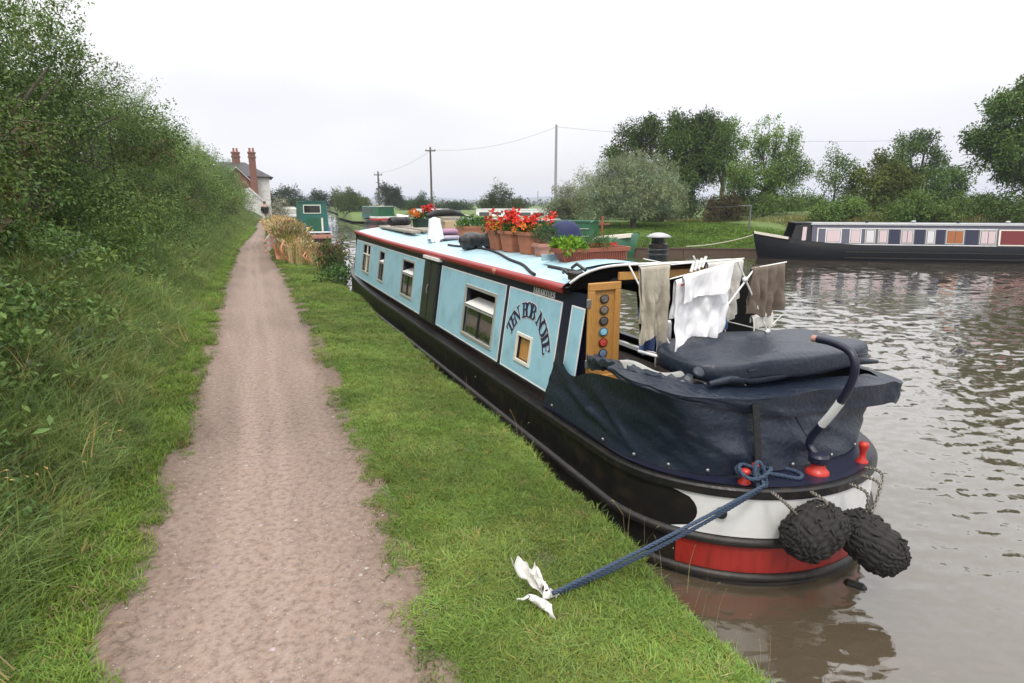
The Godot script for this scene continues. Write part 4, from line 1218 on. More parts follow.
# ------------------------------------------------------------------ ropes, fenders, the stake in the grass
func twist(mb: MB, p: Array, r: float):      # a laid rope: three strands wound round its line
	for s in 3:
		var q := []
		for i in p.size():
			var t: Vector3 = (p[mini(i + 1, p.size() - 1)] - p[maxi(i - 1, 0)]).normalized()
			var x := t.cross(Vector3(0.13, 1, 0.07)).normalized(); var y := t.cross(x)
			var a := i * 0.75 + TAU * s / 3.0
			q.append(p[i] + (x * cos(a) + y * sin(a)) * r * 0.5)
		mb.tube(q, r * 0.62, 6, false)
func line(a: Vector3, b: Vector3, sag: float, n: int) -> Array:
	var r := []
	for i in n:
		var k := i / float(n - 1)
		r.append(a.lerp(b, k) - Vector3(0, sag * 4.0 * k * (1.0 - k), 0))
	return r
func build_ropes():
	var t := thing("stern_rope", "dark blue doubled mooring rope from the stern stud to a stake in the grass", "rope")
	var stud := W(2.42, 2.56, 0.66); var edge := W(2.28, 2.50, 0.625)
	var stake := Vector3(0.165, 0.515, -2.30)
	for k in 2:
		var off := Vector3(0.010, 0.018, 0.006) * (1 if k == 0 else -1)
		var m := MB.new()
		twist(m, line(stud + off, edge + off, 0.0, 14) + line(edge + off, stake + off * 0.7, 0.012 + 0.02 * k, 150).slice(1), 0.0095)
		part("strand", m, M.rope_blue, t)
	for k in 4:      # turns and a hitch round the stud
		var m := MB.new(); var q := []
		for i in 44:
			var a := TAU * i / 40.0
			q.append(W(2.44 + cos(a) * (0.045 + 0.01 * k) - (0.06 if k == 3 else 0.0), 2.60 + sin(a) * (0.05 + 0.014 * k) - 0.02 * k, 0.625 + 0.017 * k + 0.018 * sin(a * 2.0 + k)))
		twist(m, q, 0.011)
		part("turn", m, M.rope_blue, t)
	var hm := MB.new(); var hq := []
	for i in 40:
		var a := TAU * i / 36.0
		hq.append(W(2.34 + sin(a) * 0.03, 2.545 + cos(a) * 0.035, 0.655 + sin(a) * 0.075))
	twist(hm, hq, 0.012); part("hitch", hm, M.rope_blue, t)
	var tl := MB.new()
	twist(tl, spline([W(2.42, 2.64, 0.63), W(2.36, 2.74, 0.615), W(2.30, 2.80, 0.613), W(2.34, 2.86, 0.613), W(2.43, 2.84, 0.613), W(2.46, 2.72, 0.613)], 60), 0.011)
	part("tail", tl, M.rope_blue, t)
	# the iron stake, and the crumpled white carrier bag tied on it so that walkers see it
	var s := thing("mooring_stake", "rusty iron mooring stake driven into the grass by the white bag", "stake", Vector3(0.16, 0.48, -2.30))
	var sm := MB.new(); sm.tube([Vector3(0, -0.2, 0), Vector3(-0.012, 0.05, 0.0), Vector3(-0.016, 0.075, 0.004)], [0.011, 0.011, 0.017], 10)
	part("shaft", sm, M.strake, s)
	var b := thing("plastic_bag", "crumpled white plastic bag tied round the mooring stake in the grass", "bag", Vector3(0.10, 0.49, -2.30))
	for f in 3:
		var rows := []
		for j in 15:
			var row := []
			for i in 21:
				var k := j / 14.0; var q := i / 20.0 - 0.5
				var p := Vector3.ZERO
				if f == 0:     # the fan that stands up
					p = Vector3(0.03 - 0.075 * k + q * (0.03 + 0.10 * k), 0.03 + 0.12 * k - 0.05 * maxf(0, q) * k, -0.02 * k + sin(q * 16.0) * 0.016 * (0.3 + k))
					p.y += 0.016 * sin(q * 22.0) * k * k
				elif f == 1:   # the sleeve lying towards the camera
					var a := q * TAU
					p = Vector3(0.0 + 0.085 * k - 0.02, 0.02 + sin(a) * (0.011 + 0.008 * k) + 0.01 * (1.0 - k), 0.02 + 0.07 * k + cos(a) * (0.014 + 0.013 * k))
				else:          # knot and handle loops
					var a := q * TAU
					p = Vector3(0.035 + 0.045 * k, 0.04 - 0.02 * k + sin(a) * 0.018 * (1.2 - k), -0.005 + cos(a) * 0.02 * (1.2 - k))
				p += Vector3(nz.get_noise_3d(q * 130.0, k * 130.0, f * 90.0), nz.get_noise_3d(q * 130.0 + 50.0, k * 130.0, f * 90.0), nz.get_noise_3d(q * 130.0 + 90.0, k * 130.0, f * 90.0)) * 0.025
				row.append(p * 1.15)
			rows.append(row)
		var m := MB.new(); m.smooth(true); m.grid(rows)
		part(["crumpled_fan", "twisted_sleeve", "knot"][f], m, M.plastic_bag, b)
	var hd := MB.new(); hd.tube([Vector3(-0.03, 0.03, 0.01), Vector3(-0.05, 0.022, 0.02), Vector3(-0.08, 0.02, 0.018)], [0.008, 0.006, 0.005], 6)
	part("handle", hd, M.plastic_bag, b)
	# long line lying along the roof
	var r := thing("roof_line", "black centre line lying along the pale blue roof", "rope", W(2.2, 2.98, 0), YAW)
	var rp := []
	for q in [[8.0, -0.42], [7.7, -0.40], [7.0, -0.30], [6.4, -0.36], [5.8, -0.48], [5.3, -0.55], [4.9, -0.66], [4.72, -0.70]]:
		rp.append(Vector3(q[1], roof_y(q[0], q[1]) + 0.014, 2.2 - q[0]))
	var rm := MB.new(); twist(rm, spline(rp, 160), 0.013)
	part("strand", rm, M.rope_black, r)
	# thin line tied to the far boat's bow
func net_ball(mb: MB, c: Vector3, r: float, ln: float, ax: Vector3, sd: int):
	# plaited rope: many short bulges laid in rows round a fat capsule
	var g := RandomNumberGenerator.new(); g.seed = sd
	var b := Basis(Quaternion(Vector3.UP, ax.normalized()))
	var rows := []
	for j in 61:
		var row := []
		var th := lerpf(-PI / 2, PI / 2, j / 60.0)
		for i in 120:
			var a := TAU * i / 120.0
			var q := Vector3(cos(th) * cos(a), sin(th), cos(th) * sin(a))
			var rr := j / 4.0
			var ph := a * 22.0 / TAU + 0.5 * (int(rr) % 2)
			var bump := sin(PI * fposmod(ph, 1.0)) * sin(PI * fposmod(rr, 1.0)) * 0.11 - 0.03
			var p := q * r * (1.0 + bump * sqrt(cos(th)) + g.randf_range(-0.02, 0.02))
			p.y += signf(q.y) * ln * smoothstep(0.0, 0.4, absf(q.y))
			row.append(c + b * p)
		rows.append(row)
	mb.smooth(true); mb.grid(rows, true); mb.smooth(false)
func build_fenders():
	var defs := [["rope_fender", "round black plaited rope fender hung close under the stern deck", Vector3(-0.27, 0.41, 0.105), 0.134, 0.045, Vector3(1, 0.5, 0.1)],
		["rope_fender", "larger black plaited rope fender sticking out aft of the other", Vector3(0.05, 0.33, 0.215), 0.128, 0.06, Vector3(0.35, -0.55, 0.9)]]
	var k := 0
	for d in defs:
		var t := thing(d[0], d[1], "fender", W(2.2, 2.98, 0), YAW, "plaited fenders hung on the stern")
		var c: Vector3 = d[2]
		var m := MB.new(); net_ball(m, c, d[3], d[4], d[5], 5 + k)
		part("plaited_body", m, M.fender, t)
		# rope loops that stand out from the plait
		for i in 150:
			var q := unit()
			var ax := unit()
			var b := Basis(Quaternion(Vector3.UP, d[5].normalized()))
			var p: Vector3 = q * d[3] * 1.02
			p.y += signf(q.y) * d[4] * smoothstep(0.0, 0.4, absf(q.y))
			var s := MB.new()
			var tng := q.cross(ax).normalized() * 0.017
			s.tube([c + b * (p - tng), c + b * (p + q * 0.005), c + b * (p + tng)], [0.005, 0.0085, 0.005], 5)
			part("rope_loop", s, M.fender, t)
		# chains up to the deck edge
		for ch in ([[-0.46, 0.02], [-0.26, 0.10]] if k == 0 else [[0.18, 0.07], [0.30, 0.0], [0.02, 0.12]]):
			var a := Vector3(ch[0], 0.615, ch[1] - 0.05)
			var e: Vector3 = c + (a - c).normalized() * d[3] * 0.95
			var mid := Vector3(ch[0] * 1.02, 0.60, ch[1] + 0.06)
			var way := spline([a, mid, e], 26)
			var cm := MB.new()
			for i in 25:
				var dir: Vector3 = (way[i + 1] - way[i]).normalized()
				var sd := dir.cross(Vector3(0.2, 1, 0.3)).normalized()
				if i % 2: sd = dir.cross(sd)
				var cc: Vector3 = (way[i] + way[i + 1]) * 0.5
				var h: float = (way[i + 1] - way[i]).length() * 0.75
				var lp := []
				for q in 9:
					var an := TAU * q / 8.0
					lp.append(cc + dir * sin(an) * h + sd * cos(an) * 0.008)
				cm.tube(lp, 0.0035, 5, false)
			part("chain", cm, M.chain, t)
		k += 1

# ------------------------------------------------------------------ things standing on the roof
func on_roof(called: String, label: String, cat: String, u: float, v: float, turn := 0.0, group := "") -> Node3D:
	return thing(called, label, cat, W(u, v, roof_y(u, v - 2.98) + 0.002), YAW + turn, group)
func trough(mb: MB, l: float, w: float, h: float, tp := 0.82, rim := 0.018):
	var lo := [Vector3(-l, 0, -w) * 0.5 * tp, Vector3(l, 0, -w) * 0.5 * tp, Vector3(l, 0, w) * 0.5 * tp, Vector3(-l, 0, w) * 0.5 * tp]
	var prof := [[tp, 0.0], [1.0, h - 0.035], [1.0 + rim * 2 / l, h - 0.035], [1.0 + rim * 2.4 / l, h], [1.0 - 0.02 / l, h], [0.97, h - 0.03], [0.95, h - 0.04]]
	var rows := []
	for q in prof:
		var row := []
		for i in 28:
			var a := TAU * i / 28.0 + 0.11
			var ca := cos(a); var sa := sin(a)
			row.append(Vector3(signf(ca) * pow(absf(ca), 0.3) * l * 0.5 * q[0], q[1], signf(sa) * pow(absf(sa), 0.3) * (w * 0.5 + (q[0] - 1.0) * l * 0.5 * (1.0 if q[0] > 1.0 else w / l))))
		row.reverse()
		rows.append(row)
	mb.smooth(false); mb.grid(rows, true)
	mb.poly(lo, Vector3.DOWN)
func planting(parent: Node, l: float, w: float, h0: float, hgt: float, n: int, leaf: Mesh, tint: Color, sc: float, nm := "foliage", x0 := -1.0, x1 := 1.0):
	var xf := []; var cols := []
	for i in n:
		var x := rnd(x0, x1); var z := rnd(-1, 1)
		var y := h0 + hgt * (1.0 - 0.5 * (x * x * 0.6 + z * z)) * sqrt(rnd(0.02, 1.0))
		var p := Vector3(x * l * 0.5 * (1.0 + (y - h0) * 0.6), y, z * w * 0.5 * (1.15 + (y - h0) * 1.0))
		xf.append(Transform3D(any_turn(sc * rnd(0.7, 1.2)), p)); cols.append(tinted(tint, 0.25, p, 900.0))
	scatter(nm, leaf, M.leaf, xf, cols, parent)
func bloom_mesh(sd: int) -> ArrayMesh:
	return leaf_mesh(26, 0.022, 0.022, 0.022, sd, -0.3, 0.9)
func blooms(parent: Node, l: float, w: float, h0: float, h1: float, n: int, c: Color, sc: float, x0 := -1.0, x1 := 1.0):
	for i in n:
		var x := rnd(x0, x1)
		var o := MeshInstance3D.new()
		o.name = "flower"; o.mesh = BLOOM[i % 3]
		var m := mat(Color(c.r * rnd(0.8, 1.15), c.g * rnd(0.7, 1.3), c.b), 0.6)
		m.vertex_color_use_as_albedo = true; m.backlight_enabled = true; m.backlight = Color(0.4, 0.4, 0.4)
		o.material_override = m
		o.transform = Transform3D(any_turn(sc * rnd(0.8, 1.25)), Vector3(x * l * 0.55, rnd(h0, h1), rnd(-1, 1) * w * 0.6))
		parent.add_child(o, true)
var BLOOM := []
var LF := {}
func build_roof_things():
	var i := 0
	var where := ["nearest the stern of three", "in the middle of three", "farthest forward of three"]
	for p in [[6.08, 2.92], [6.46, 2.87], [6.82, 2.86]]:
		var t := on_roof("flower_pot", "terracotta trough of red and orange flowers on the roof, " + where[i], "planter", p[0], p[1], 0.15, "terracotta flower troughs on the roof")
		var m := MB.new(); trough(m, 0.30, 0.26, 0.235)
		part("pot", m, M.terracotta, t)
		var s := MB.new(); s.box(Vector3(0, 0.19, 0), Vector3(0.26, 0.02, 0.2)); part("soil", s, M.soil, t)
		planting(t, 0.32, 0.28, 0.21, 0.13, 70, LF.herb, Color(0.045, 0.10, 0.025), 0.75)
		blooms(t, 0.36, 0.30, 0.30, 0.42, 9 if i < 2 else 5, Color(0.68, 0.045, 0.018), 1.85)
		blooms(t, 0.36, 0.30, 0.25, 0.31, 18, Color(0.76, 0.26, 0.014), 1.0)
		i += 1
	var p4 := on_roof("herb_pot", "small pinkish clay box with a feathery herb beside the terracotta troughs", "planter", 5.76, 2.90, 0.1)
	var m4 := MB.new(); trough(m4, 0.22, 0.15, 0.13); part("pot", m4, M.pot_pink, p4)
	planting(p4, 0.20, 0.14, 0.12, 0.20, 60, LF.thin, Color(0.07, 0.13, 0.07), 0.8)
	var tr := on_roof("window_box", "long reddish ribbed trough of lettuce and herbs across the roof near the hatch", "planter", 4.98, 2.99, 0.0)
	var m5 := MB.new(); trough(m5, 0.74, 0.20, 0.135); part("box", m5, M.terracotta_dark, tr)
	for k in 34:
		var rb := MB.new(); rb.box(Vector3(-0.33 + k * 0.02, 0.055, 0.098), Vector3(0.008, 0.09, 0.008), Basis(Vector3.RIGHT, 0.08)); part("rib", rb, M.terracotta_dark, tr)
	var s5 := MB.new(); s5.box(Vector3(0, 0.105, 0), Vector3(0.68, 0.02, 0.15)); part("soil", s5, M.soil, tr)
	planting(tr, 0.72, 0.2, 0.12, 0.10, 110, LF.lettuce, Color(0.17, 0.30, 0.035), 0.65, "lettuce", -0.98, -0.32)
	planting(tr, 0.72, 0.2, 0.12, 0.10, 60, LF.thin, Color(0.08, 0.14, 0.05), 0.7, "herb", -0.2, 0.5)
	var dm := on_roof("covered_dish", "domed thing wrapped in a dark blue cover behind the lettuce trough", "cover", 6.35, 3.46, 0.0)
	var d := MB.new()
	var prof := []
	for k in 13:
		var a := k / 12.0
		prof.append([0.225 * pow(1.0 - pow(a, 2.6), 0.5) * (1.0 + 0.05 * sin(a * 9.0)), 0.385 * a])
	d.lathe(prof, Vector3.ZERO, Basis(Vector3(1, 0, 0), Vector3(0, 1, 0), Vector3(0, 0, 0.9)), 36)
	part("cover", d, M.blue_cover, dm)
	var hem := MB.new(); hem.lathe([[0.225, 0.0], [0.235, 0.01], [0.23, 0.025], [0.22, 0.03]], Vector3.ZERO, Basis(Vector3(1, 0, 0), Vector3(0, 1, 0), Vector3(0, 0, 0.9)), 36); part("hem", hem, M.blue_cover, dm)
	for k in 2:
		var t := on_roof("coal_sack", "black plastic fuel sack lying on the roof, " + ["the longer one farther from the flower troughs", "the one against the terracotta troughs"][k], "sack", [7.22, 6.98][k], [2.62, 2.80][k], [0.5, 0.2][k], "black sacks on the roof")
		var m := MB.new(); m.smooth(true)
		var rows := []
		for j in 15:
			var a := j / 14.0; var row := []
			var r := 0.10 * pow(maxf(0.0, 1.0 - pow(absf(a - 0.5) * 2.0, 5.0)), 0.4) + 0.004
			for q in 24:
				var an := TAU * q / 24.0
				var rr := r * (1.0 + nz.get_noise_3d(cos(an) * 90.0, sin(an) * 90.0, a * 260.0 + k * 300.0) * 0.22)
				row.append(Vector3((a - 0.5) * (0.36 - 0.1 * k), 0.098 + sin(an) * rr, cos(an) * rr))
			rows.append(row)
		m.grid(rows, true); part("sack", m, M.sack, t)
		var tie := MB.new(); tie.tube([Vector3(0.16 - 0.05 * k, 0.1, 0), Vector3(0.20 - 0.05 * k, 0.11, 0.01)], [0.03, 0.05], 8); part("gathered_neck", tie, M.sack, t)
	var lt := on_roof("planter_box", "terracotta trough of leafy green plants behind the black sacks", "planter", 8.35, 3.05, 0.0)
	var m6 := MB.new(); trough(m6, 0.44, 0.18, 0.22); part("box", m6, M.terracotta, lt)
	planting(lt, 0.44, 0.2, 0.2, 0.16, 90, LF.herb, Color(0.07, 0.15, 0.035), 0.7)
	var vp := on_roof("roof_vent", "black mushroom vent pipe on the roof behind the black sacks", "vent", 7.9, 3.12)
	var m7 := MB.new(); m7.lathe([[0.06, 0.0], [0.06, 0.02], [0.04, 0.03], [0.04, 0.27], [0.055, 0.28], [0.05, 0.30], [0.0, 0.31]], Vector3.ZERO, Basis.IDENTITY, 16); part("pipe", m7, M.black_matt, vp)
	for k in 2:
		var c := on_roof("cushion", ["mauve cushion, upper of two on the roof by the white cloth", "lilac cushion, lower of two on the roof by the white cloth"][k], "cushion", 8.9, 2.86, 0.2 + k * 0.15, "cushions on the roof")
		var m := MB.new(); m.smooth(true)
		var rows := []
		for j in 11:
			var th := lerpf(-PI / 2, PI / 2, j / 10.0); var row := []
			for q in 28:
				var an := TAU * q / 28.0
				var x := signf(cos(an)) * pow(absf(cos(an)), 0.5); var z := signf(sin(an)) * pow(absf(sin(an)), 0.5)
				row.append(Vector3(x * 0.20 * pow(cos(th), 0.5), 0.04 * sin(th) + (0.125 if k == 0 else 0.045), z * 0.17 * pow(cos(th), 0.5)))
			rows.append(row)
		m.grid(rows, true); part("pad", m, M.mauve if k == 0 else M.lilac, c)
	var wf := on_roof("draped_stool", "white cloth draped over a small stool on the roof", "cloth", 8.75, 2.60, 0.0)
	var m8 := MB.new(); m8.smooth(true)
	var rows8 := []
	for j in 13:
		var a := j / 12.0; var row := []
		for q in 24:
			var an := TAU * q / 24.0
			var r := (0.075 + 0.035 * (1.0 - a)) * (1.0 + 0.22 * sin(an * 5.0 + a) * (1.0 - a) + 0.1 * sin(an * 2.0)) * (1.0 if j < 12 else 0.1)
			row.append(Vector3(cos(an) * r, 0.02 + 0.34 * a + 0.03 * sin(an * 3.0) * (1.0 - a), sin(an) * r))
		rows8.append(row)
	m8.grid(rows8, true); part("cloth", m8, M.cloth_white, wf)
	for k in 3:
		var l := MB.new(); l.tube([Vector3(cos(k * 2.1) * 0.11, 0, sin(k * 2.1) * 0.11), Vector3(cos(k * 2.1) * 0.05, 0.3, sin(k * 2.1) * 0.05)], 0.012, 6); part("leg", l, M.airer, wf)
	var bx := on_roof("cardboard_box", "open buff cardboard box behind the cushions on the roof", "box", 9.5, 3.05, 0.3)
	var m9 := MB.new(); m9.box(Vector3(0, 0.13, 0), Vector3(0.26, 0.26, 0.2), Basis.IDENTITY, 0.004); part("box", m9, mat(Color(0.42, 0.29, 0.17), 0.85), bx)
	var fl := MB.new(); fl.box(Vector3(-0.17, 0.27, 0), Vector3(0.12, 0.006, 0.2), Basis(Vector3.BACK, -0.5)); part("flap", fl, mat(Color(0.5, 0.36, 0.22), 0.85), bx)
	var um := on_roof("folded_umbrella", "black folded umbrella lying over the boxes on the roof", "umbrella", 9.9, 3.15, 0.3)
	var ma := MB.new(); ma.tube([Vector3(-0.4, 0.33, 0), Vector3(-0.2, 0.38, 0), Vector3(0.1, 0.39, 0), Vector3(0.35, 0.34, 0)], [0.03, 0.06, 0.055, 0.02], 10); part("canopy", ma, M.black_matt, um)
	var mh := MB.new(); mh.tube([Vector3(0.35, 0.34, 0), Vector3(0.5, 0.30, 0), Vector3(0.55, 0.33, 0)], 0.012, 6); part("handle", mh, M.wood_dark, um)
	var ub := MB.new(); ub.box(Vector3(0.0, 0.16, 0.0), Vector3(0.36, 0.32, 0.3), Basis.IDENTITY, 0.01); part("crate", ub, M.wood_grey, um)
	for k in 3:
		var pl := on_roof("plank", "weathered grey gangplank on the roof, " + ["nearest the towpath", "middle of three", "farthest from the towpath"][k], "plank", 11.6 + 0.1 * k, 2.72 + 0.2 * k, 0.05 * k, "planks stacked along the roof")
		var m := MB.new(); m.box(Vector3(0, 0.05, 0), Vector3(0.16, 0.045, 2.7 - 0.3 * k), Basis.IDENTITY, 0.008); part("board", m, M.wood_grey, pl)
		for z in [-0.9, 0.9]:
			var r := MB.new(); r.box(Vector3(0, 0.013, z), Vector3(0.2, 0.026, 0.05)); part("batten", r, M.wood_dark, pl)
	var ty := on_roof("rolled_sheet", "black rolled tarpaulin near the front of the roof", "roll", 12.0, 2.86, 0.35)
	var mt := MB.new(); mt.smooth(true)
	mt.tube([Vector3(-0.22, 0.17, 0), Vector3(-0.2, 0.17, 0), Vector3(0.2, 0.17, 0), Vector3(0.22, 0.17, 0)], [0.07, 0.085, 0.085, 0.07], 16); part("roll", mt, M.sack, ty)
	for x in [-0.12, 0.12]:
		var tb := MB.new(); tb.tube([Vector3(x - 0.012, 0.17, 0), Vector3(x + 0.012, 0.17, 0)], 0.088, 16); part("tie", tb, M.rope_black, ty)
	var gb := on_roof("flower_box", "dark green box of red and orange geraniums at the front of the roof", "planter", 11.6, 3.22, 0.2)
	var mg := MB.new(); trough(mg, 0.36, 0.26, 0.24, 0.9); part("box", mg, mat(Color(0.012, 0.035, 0.025), 0.5), gb)
	planting(gb, 0.36, 0.28, 0.22, 0.14, 60, LF.herb, Color(0.04, 0.09, 0.025), 0.8)
	blooms(gb, 0.4, 0.3, 0.34, 0.44, 9, Color(0.62, 0.02, 0.012), 2.0, 0.0, 1.0)
	blooms(gb, 0.4, 0.3, 0.30, 0.38, 9, Color(0.72, 0.18, 0.012), 1.7, -1.0, 0.1)

# ------------------------------------------------------------------ other boats
func far_hull(t: Node, ln: float, col: Material, b := 1.02, h := 0.62):     # bow towards -z, stern at z = 0
	var mb := MB.new(); mb.smooth(true)
	var dk := MB.new(); dk.smooth(true)
	var rows := []; var dr := []
	for i in 31:
		var z := ln * i / 30.0
		var w := b
		if z < 0.9: w = b * sqrt(maxf(0.02, 1.0 - pow((0.9 - z) / 0.9, 2.0)))
		if z > ln - 3.2: w = b * (1.0 - pow((z - ln + 3.2) / 3.2, 2.2)) + 0.015
		var s := h + 0.42 * pow(maxf(0.0, (z - ln + 4.5) / 4.5), 2.0)
		var rake := 0.35 * smoothstep(ln - 2.0, ln, z)
		rows.append([Vector3(-w * 0.96, -0.3, -z + rake), Vector3(-w, 0.1, -z + rake * 0.6), Vector3(-w, s, -z), Vector3(-w + 0.06, s + 0.03, -z)])
		dr.append([Vector3(-w + 0.06, s + 0.03, -z), Vector3(0, s + 0.05, -z), Vector3(w - 0.06, s + 0.03, -z)])
		rows[-1].append(dr[-1][1]); rows[-1].append(dr[-1][2])
		rows[-1].append_array([Vector3(w, s, -z), Vector3(w, 0.1, -z + rake * 0.6), Vector3(w * 0.96, -0.3, -z + rake)])
	mb.grid(rows)
	mb.smooth(false)
	mb.poly(rows[0], Vector3.BACK)
	part("hull", mb, col, t)
	for y in [0.12, 0.34]:
		for s in [-1.0, 1.0]:
			var m := MB.new(); m.bar(Vector3(s * (b + 0.012), y, -1.0), Vector3(s * (b + 0.012), y, -ln + 3.2), 0.03, 0.035); part("rubbing_strake", m, M.strake, t)
func far_cabin(t: Node, z0: float, z1: float, wall: Material, roof: Material, h0 := 0.62, h1 := 1.42, w := 0.88) -> void:
	var m := MB.new()
	m.prism([Vector3(-w, h0, -z0), Vector3(w, h0, -z0), Vector3(w - 0.1, h1, -z0), Vector3(-w + 0.1, h1, -z0)], Vector3(0, 0, z0 - z1))
	part("cabin", m, wall, t)
	var r := MB.new(); r.smooth(true)
	var rows := []
	for i in 2:
		var row := []
		for j in 9:
			var x := lerpf(-w + 0.06, w - 0.06, j / 8.0)
			row.append(Vector3(x, h1 + 0.005 + 0.07 * (1.0 - pow(x / w, 2.0)), -(z0 - 0.05 if i == 0 else z1 + 0.05)))
		rows.append(row)
	r.grid(rows); r.smooth(false)
	r.poly(rows[0], Vector3.BACK); r.poly(rows[1], Vector3.FORWARD)
	part("roof", r, roof, t)
	for s in [-1.0, 1.0]:
		var g := MB.new(); g.bar(Vector3(s * (w - 0.13), h1 + 0.055, -z0), Vector3(s * (w - 0.13), h1 + 0.055, -z1), 0.04, 0.045); part("handrail", g, roof, t)
# a panel or window on a cabin side: side -1 port, z range, y range, proud
func side_plate(t: Node, nm: String, s: float, za: float, zb: float, ya: float, yb: float, m: Material, proud := 0.01, h0 := 0.62, h1 := 1.42, w := 0.88) -> Node:
	var k := 0.1 / (h1 - h0)
	var p := []
	for q in [[za, ya], [zb, ya], [zb, yb], [za, yb]]:
		p.append(Vector3(s * (w - (q[1] - h0) * k), q[1], -q[0]))
	var mb := MB.new(); mb.prism(p, Vector3(s * proud, proud * 0.12, 0))
	return part(nm, mb, m, t)
func build_far_boats():
	# the long dark narrowboat across the water on the right, bow to the left
	var t := thing("narrowboat", "long black narrowboat with grey and navy cabin panels moored along the far lawn", "narrowboat", Vector3(24.65, 0, -22.05), PI / 2 - 0.195, "")
	var ln := 15.2
	far_hull(t, ln, M.black_far, 1.02, 0.56)
	far_cabin(t, 3.0, 13.2, M.grey_navy, M.grey_roof, 0.56, 1.32)
	var s := -1.0      # its port side, towards the camera
	var pl := func(nm, za, zb, ya, yb, m, pr): return side_plate(t, nm, s, za, zb, ya, yb, m, pr, 0.56, 1.32)
	# white line round the long panel
	for e in [[13.02, 6.9, 1.19, 1.22], [13.02, 6.9, 0.60, 0.63], [13.02, 12.98, 0.63, 1.19]]: pl.call("coach_line", e[0], e[1], e[2], e[3], M.white, 0.012)
	var wins := [[12.15, 12.72, "curtain_pink", "one"], [11.46, 11.87, "curtain_pink", "one"], [10.97, 11.33, "curtain_white", "one"], [10.53, 10.88, "curtain_pink", "one"], [9.66, 10.1, "curtain_pink", "pair"], [8.93, 9.25, "curtain_white", "one"], [7.98, 8.58, "curtain_orange", "pair"], [6.92, 7.47, "curtain_pink", "pair"]]
	for w in wins:
		var f: Node = pl.call("window", w[1], w[0], 0.66, 1.17, M.white if w[0] > 11.4 else M.alu, 0.014)
		side_plate(f, "pane", s, w[1] - 0.035, w[0] + 0.035, 0.69, 1.14, M.glass, 0.017, 0.56, 1.32)
		var n := 2 if w[3] == "pair" else 1
		for k in n:
			var za: float = lerpf(w[0] + 0.04, w[1] - 0.04, k / float(n)) + 0.012; var zb: float = lerpf(w[0] + 0.04, w[1] - 0.04, (k + 1) / float(n)) - 0.012
			side_plate(f, "curtain", s, zb, za, 0.70, 1.13, M[w[2]], 0.019, 0.56, 1.32)
			for q in 3: side_plate(f, "curtain_fold", s, lerpf(za, zb, 0.27 + 0.25 * q), lerpf(za, zb, 0.2 + 0.25 * q), 0.70, 1.13, M[w[2]], 0.026, 0.56, 1.32)
	for q in [[10.14, 10.49], [9.29, 9.62], [8.62, 8.9], [7.52, 7.93]]:
		pl.call("navy_panel", q[1], q[0], 0.64, 1.18, M.navy_panel, 0.008)
	var rp: Node = pl.call("red_panel", 6.85, 5.6, 0.62, 1.2, M.cream, 0.010)
	side_plate(rp, "red_field", s, 6.79, 5.66, 0.66, 1.16, M.maroon, 0.014, 0.56, 1.32)
	var rp2: Node = pl.call("red_panel", 5.3, 3.2, 0.62, 1.2, M.cream, 0.010)
	side_plate(rp2, "red_field", s, 5.24, 3.26, 0.66, 1.16, M.maroon, 0.014, 0.56, 1.32)
	# fore well: black cratch frame, cream foredeck edge
	var cr := MB.new()
	cr.prism([Vector3(-0.80, 0.6, -13.22), Vector3(-0.72, 1.36, -13.22), Vector3(-0.66, 1.38, -13.75), Vector3(-0.72, 0.62, -13.95)], Vector3(0.03, 0, 0))
	cr.prism([Vector3(0.80, 0.6, -13.22), Vector3(0.72, 1.36, -13.22), Vector3(0.66, 1.38, -13.75), Vector3(0.72, 0.62, -13.95)], Vector3(-0.03, 0, 0))
	cr.box(Vector3(0, 1.395, -13.5), Vector3(1.46, 0.03, 0.6))
	part("cratch", cr, M.black_matt, t)
	var cw := MB.new(); cw.prism([Vector3(-0.80, 0.72, -13.4), Vector3(-0.745, 1.25, -13.38), Vector3(-0.735, 1.25, -13.52), Vector3(-0.79, 0.72, -13.55)], Vector3(-0.008, 0, 0)); part("cratch_window", cw, M.curtain_pink, t)
	var fdk := MB.new()
	for sd in [-1.0, 1.0]:
		for k in 4:
			var z := 14.0 + k * 0.29; var z2 := z + 0.29
			var f := func(zz): return Vector3(sd * (1.03 * (1.0 - pow(clampf((zz - 12.0) / 3.2, 0, 1), 2.2)) + 0.02), 0.56 + 0.42 * pow(maxf(0.0, (zz - ln + 4.5) / 4.5), 2.0) + 0.03, -zz)
			fdk.bar(f.call(z) , f.call(z2), 0.05, 0.09)
	part("cream_rail", fdk, M.cream, t)
	for k in 6:
		var mu := MB.new(); mu.lathe([[0.05, 0.0], [0.05, 0.05], [0.09, 0.07], [0.06, 0.11], [0.0, 0.12]], Vector3(0.15 * (k % 2), 1.38, -3.0 - k * 1.6), Basis.IDENTITY, 10); part("roof_vent", mu, M.black_matt if k % 2 else M.grey_roof, t)
	var fr := thing("bow_line", "pale rope from the long black narrowboat's bow to the bank piling", "rope")
	var fm := MB.new(); fm.tube(line(Vector3(10.1, 0.95, -25.3), Vector3(7.6, 0.3, -26.9), 0.12, 14), 0.022, 6); part("strand", fm, M.rope_pale, fr)

	# the green-canopied boat across the water behind the roof of ours
	var g := thing("narrowboat", "white-roofed narrowboat with a dark green bow canopy moored on the opposite bank", "narrowboat", Vector3(-3.4, 0, -28.6), -PI / 2 - 0.344, "")
	far_hull(g, 9.2, M.green_paint, 1.0, 0.5)
	far_cabin(g, 0.8, 5.6, M.green_paint, M.grey_roof, 0.5, 1.4)
